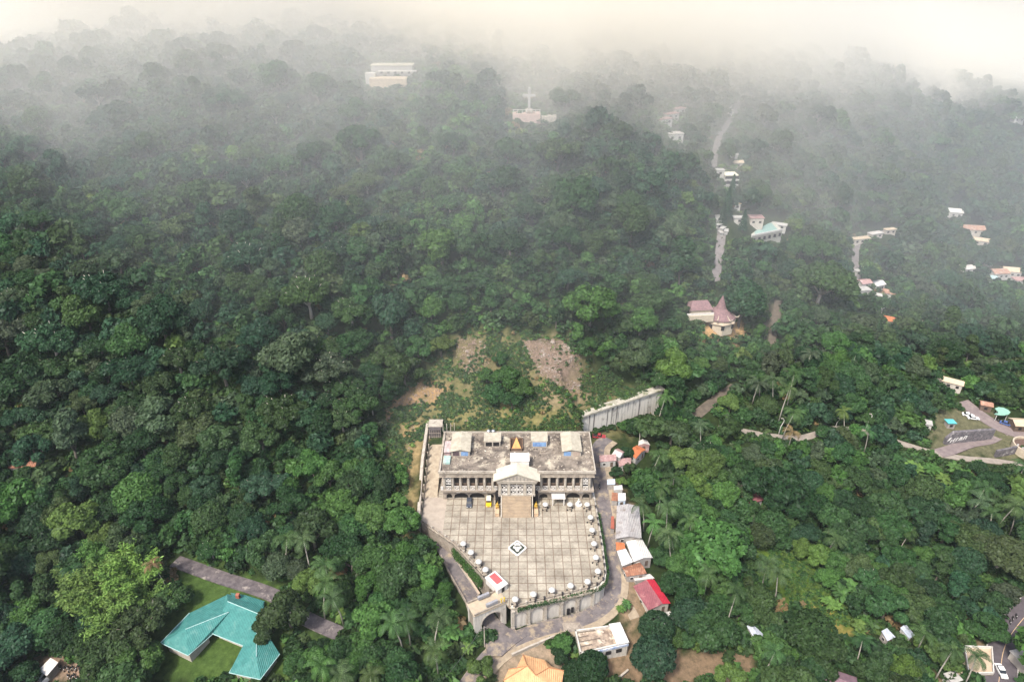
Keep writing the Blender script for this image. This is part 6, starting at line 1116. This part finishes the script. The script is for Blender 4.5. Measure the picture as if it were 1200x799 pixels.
# ------------------------------------------------------------------ vehicles
tyre = M_('tyre', (.02,.02,.02), (.015,.015,.015), 4, .8); rimm = M_('rim', (.45,.45,.47), (.35,.35,.36), 4, .3, metal=.8); glassm = M_('car_glass', (.02,.025,.03), (.015,.02,.022), 3, .08, spec=.6); lampm = M_('headlight', (.75,.75,.7), (.65,.65,.6), 4, .2)
def wheel(t, x, y, r=.33, w=.22):
    m = MB(); m.lathe([(r * .6, -w / 2), (r * .95, -w / 2), (r, -w / 3), (r, w / 3), (r * .95, w / 2), (r * .6, w / 2)], (0, 0, 0), 14); m.v = [(x + b, y + a, r + c) for a, c, b in [(q[0], q[1], q[2]) for q in m.v]]
    o = put(m, 'wheel', tyre, t, True, True); m = MB(); m.lathe([(r * .6, -w * .52), (r * .6, w * .52)], (0, 0, 0), 10); m.v = [(x + q[2], y + q[0], r + q[1]) for q in m.v]; put(m, 'rim', rimm, o, True)
def car(label, loc, rot, c, L=4.4, W=1.75, kind='sedan', group=None, cat='car', roofc=None, name='parked_car'):
    t = thing(name, label, cat, loc, rot, group); pm = M_('paint_%02d%02d%02d' % tuple(int(v * 99) for v in c), c, tuple(v * .93 for v in c), 1, .25, spec=.6); h = L / 2
    if kind == 'jeep': prof = [(-h, .45), (-h, .95), (-h * .35, 1.05), (h, 1.0), (h, .45)]; cab = [(-h * .30, 1.02), (-h * .22, 1.75), (h * .93, 1.78), (h * .96, 1.0)]
    elif kind == 'pickup': prof = [(-h, .45), (-h + .05, .85), (-h * .45, .98), (h, 1.0), (h, .45)]; cab = [(-h * .42, .96), (-h * .2, 1.6), (h * .18, 1.6), (h * .24, .97)]
    else: prof = [(-h, .35), (-h + .03, .68), (-h * .5, .88), (h * .72, .92), (h, .82), (h, .35)]; cab = [(-h * .48, .87), (-h * .14, 1.42), (h * .42, 1.42), (h * .76, .9)]
    def pr(p, w): m = MB(); m.vprism([(a, b) for a, b in p], (w / 2, 0), (w / 2, 1), w); return m
    b = put(pr(prof, W), 'body', pm, t, True); g = put(pr(cab, W * .86), 'window', glassm, t, True)
    put(MB().box((0, (cab[1][0] + cab[2][0]) / 2, cab[1][1] + .02), (W * .84, cab[2][0] - cab[1][0] + .1, .07)), 'roof', M_('jeep_top', (.66,.64,.52), (.58,.56,.46), 1) if kind == 'jeep' else pm, t, True)
    if kind == 'pickup': put(MB().box((0, h * .62, 1.0), (W * .8, h * .66, .06)), 'cargo_bed', dark, t, True)
    for x in (-1, 1):
        for y in (-h * .62, h * .62): wheel(t, x * (W / 2 - .08), y)
        put(MB().box((x * W * .34, -h - .005, .68), (.34, .06, .16)), 'headlight', lampm, t, True)
    return t
car('dark blue-grey sedan parked in front of the left wing arches', (-13.9, .0, .015), 0, (.055,.065,.085)); car('yellow jeep with a pale top parked beside the left statue', (-7.6, .1, .015), 0, (.70,.42,.02), 4.2, 1.75, 'jeep')
p = at(702, 513.5); car('dark red pickup parked sideways at the foot of the tall stained wall', tuple(p + Vector((0, 0, .3))), 1.45, (.30,.035,.04), 4.8, 1.85, 'pickup', name='parked_pickup', cat='pickup')
p = at(1172, 788); car('white car driving on the dark bend at the bottom right', tuple(p + Vector((0, 0, .27))), -.12, (.78,.78,.77), name='moving_car')
p = at(1178, 498); car('blue car stopped below the green canopy', tuple(p + Vector((0, 0, .27))), .9, (.07,.12,.30)); p = at(1134, 487.5); car('white car, upper of the two parked beside the terrace road', tuple(p + Vector((0, 0, .1))), 1.2, (.78,.78,.77)); p = at(1140, 491); car('white car, lower of the two parked beside the terrace road', tuple(p + Vector((0, 0, .1))), 1.35, (.78,.78,.77))
p = at(50, 796.5); car('white car beside the shelter in the motorcycle yard', tuple(p + Vector((0, 0, .1))), 1.2, (.75,.75,.73)); p = at(37, 794); car('yellow jeep with a pale top in the motorcycle yard', tuple(p + Vector((0, 0, .1))), -.2, (.70,.45,.05), 3.6, 1.6, 'jeep')
def bike(label, loc, rot, group='motorcycles', c=(.03,.03,.035)):
    t = thing('motorcycle', label, 'motorcycle', loc, rot, group)
    for y in (-.65, .62):
        m = MB(); m.lathe([(.2, -.06), (.3, -.05), (.3, .05), (.2, .06)], (0, 0, 0), 12); m.v = [(q[2], y + q[0], .3 + q[1]) for q in m.v]; put(m, 'wheel', tyre, t, True)
    put(MB().tube([(0, -.55, .55), (0, -.2, .62), (0, .2, .55), (0, .5, .6)], [.1, .17, .2, .12], 8), 'body', M_('bike_%d' % int(c[0] * 100), c, tuple(v * .8 for v in c), 2, .3), t, True, True); put(MB().box((0, .3, .78), (.26, .75, .1)), 'seat', tyre, t, True); put(MB().tube([(0, -.6, .5), (0, -.45, 1.0)], .035, 6).tube([(-.35, -.4, 1.02), (.35, -.4, 1.02)], .025, 6), 'handlebar', iron, t, True); put(MB().lathe([(.02, -.05), (.1, 0), (.1, .06)], (0, -.6, .88), 8), 'headlight', lampm, t, True)
    return t
b0 = None
BK = [(72,783),(76,784.5),(79,783),(82,785),(85,783.5),(88,785),(91,783),(94,785.5),(80,793),(84,794.5),(87,792.5),(90,795),(97,796),(101,797.5),(104,796)]
for i, (a, b) in enumerate(BK):
    p = at(a, b) + Vector((0, 0, .02)); l = ['dark motorcycle in the upper row of the bare yard', 'dark motorcycle in the lower row of the bare yard', 'dark motorcycle in the short end row of the bare yard'][0 if i < 8 else 1 if i < 12 else 2]
    if b0 is None: b0 = bike(l, tuple(p), .4)
    else: dup(b0, p, .4 + (i % 3 - 1) * .25, l)
for i, (a, b) in enumerate([(1186,726),(1190,723),(1183,730)]): p = at(a, b); dup(b0, p + Vector((0, 0, .25)), -.5, ['motorcycle, middle of three riding up the dark bend', 'motorcycle, leading of three riding up the dark bend', 'motorcycle, last of three riding up the dark bend'][i])
for i, (a, b) in enumerate([(1167,493.5),(1171,494.5)]): p = at(a, b); dup(b0, p + Vector((0, 0, .25)), .8, ['motorcycle under the left side of the green canopy', 'motorcycle under the right side of the green canopy'][i])
p = at(702, 572) + Vector((0, 0, .27)); rb = bike('motorcycle ridden along the narrow road right of the building', tuple(p), .1)
# the rider: one continuous skinned body
rt = thing('person', 'person in a dark top riding a motorcycle on the road beside the building', 'person', tuple(p + Vector((0, .1, 0))), .1)
J = [(0, .15, .92), (0, .12, 1.15), (0, .02, 1.38), (0, -.02, 1.52), (0, -.04, 1.64), (.2, .03, 1.37), (.3, -.15, 1.17), (.3, -.42, 1.08), (-.2, .03, 1.37), (-.3, -.15, 1.17), (-.3, -.42, 1.08), (.13, .1, .9), (.2, -.28, .8), (.2, -.2, .36), (.2, -.34, .3), (-.13, .1, .9), (-.2, -.28, .8), (-.2, -.2, .36), (-.2, -.34, .3)]
ED = [(0, 1), (1, 2), (2, 3), (3, 4), (2, 5), (5, 6), (6, 7), (2, 8), (8, 9), (9, 10), (0, 11), (11, 12), (12, 13), (13, 14), (0, 15), (15, 16), (16, 17), (17, 18)]; RA_ = [.15, .15, .17, .06, .1, .08, .055, .04, .08, .055, .04, .1, .085, .055, .05, .1, .085, .055, .05]
me = bpy.data.meshes.new('body'); me.from_pydata(J, ED, []); bo = bpy.data.objects.new('body', me); COL.objects.link(bo); bo.parent = rt; sm = bo.modifiers.new('skin', 'SKIN'); bo.modifiers.new('sub', 'SUBSURF').levels = 1
for v, r in zip(me.skin_vertices[0].data, RA_): v.radius = (r, r)
me.skin_vertices[0].data[0].use_root = True; me.materials.append(M_('rider_clothes', (.05,.05,.07), (.035,.035,.05), 3)); put(MB().lathe([(.02, 1.55), (.11, 1.6), (.125, 1.7), (.09, 1.8), (.02, 1.83)], (0, -.05, 0), 10), 'helmet', tyre, rt, True, True)
# ------------------------------------------------------------------ poles, lamps, wires
p = at_z(568, 757, -8.6); t = thing('utility_pole', 'pale utility pole with a crossarm beside the arched gate', 'utility pole', tuple(p)); put(MB().tube([(0, 0, -.5), (0, 0, 8.2)], [.17, .12], 8), 'pole', conc_l, t, True); put(MB().box((0, 0, 7.6), (2.0, .12, .14), .3).box((0, 0, 6.9), (1.6, .12, .14), .3), 'crossarm', iron, t, True)
for k in (-.8, -.3, .3, .8): put(MB().lathe([(.05, 7.67), (.07, 7.75), (.04, 7.9)], (k * .95, k * .3, 0), 6), 'insulator', white, t, True)
tp = p + Vector((0, 0, 7.7)); wm_ = M_('cable', (.12,.12,.12), (.09,.09,.09), 2)
def wire(a, b, sag, label):
    pts = [a.lerp(b, i / 14) - Vector((0, 0, sag * 4 * (i / 14) * (1 - i / 14))) for i in range(15)]; t = put(MB().tube(pts, .035, 5), 'cable', wm_); props(t, label, 'cable')
wire(tp + Vector((-.8, 0, 0)), at_z(520, 795, -3), 1.0, 'thin cable from the pole by the gate down towards the bottom left palms'); wire(tp + Vector((.8, .3, 0)), at_z(640, 728, -4.5), .8, 'thin cable from the pole by the gate along the front of the plaza wall')
for a, b, l in ((912, 510, 'white curved street lamp beside the hillside lane bend'), (1014, 504, 'white curved street lamp among trees above the right part of the lane'), (979, 500, 'short white street lamp between the two taller ones on the lane')):
    p = at(a, b); h = 7.5 if a != 979 else 4; t = thing('street_lamp', l, 'street lamp', tuple(p), 0, 'street lamps of the lane'); put(MB().tube([(0, 0, -1), (.15, 0, h * .55), (.9, 0, h * .9), (.8, 0, h), (.2, 0, h * 1.07)], [.16, .14, .13, .11, .1], 7), 'pole', white, t, True, True); put(MB().box((0, 0, h * 1.08), (.9, .35, .16)), 'lamp_head', conc_l, t, True)
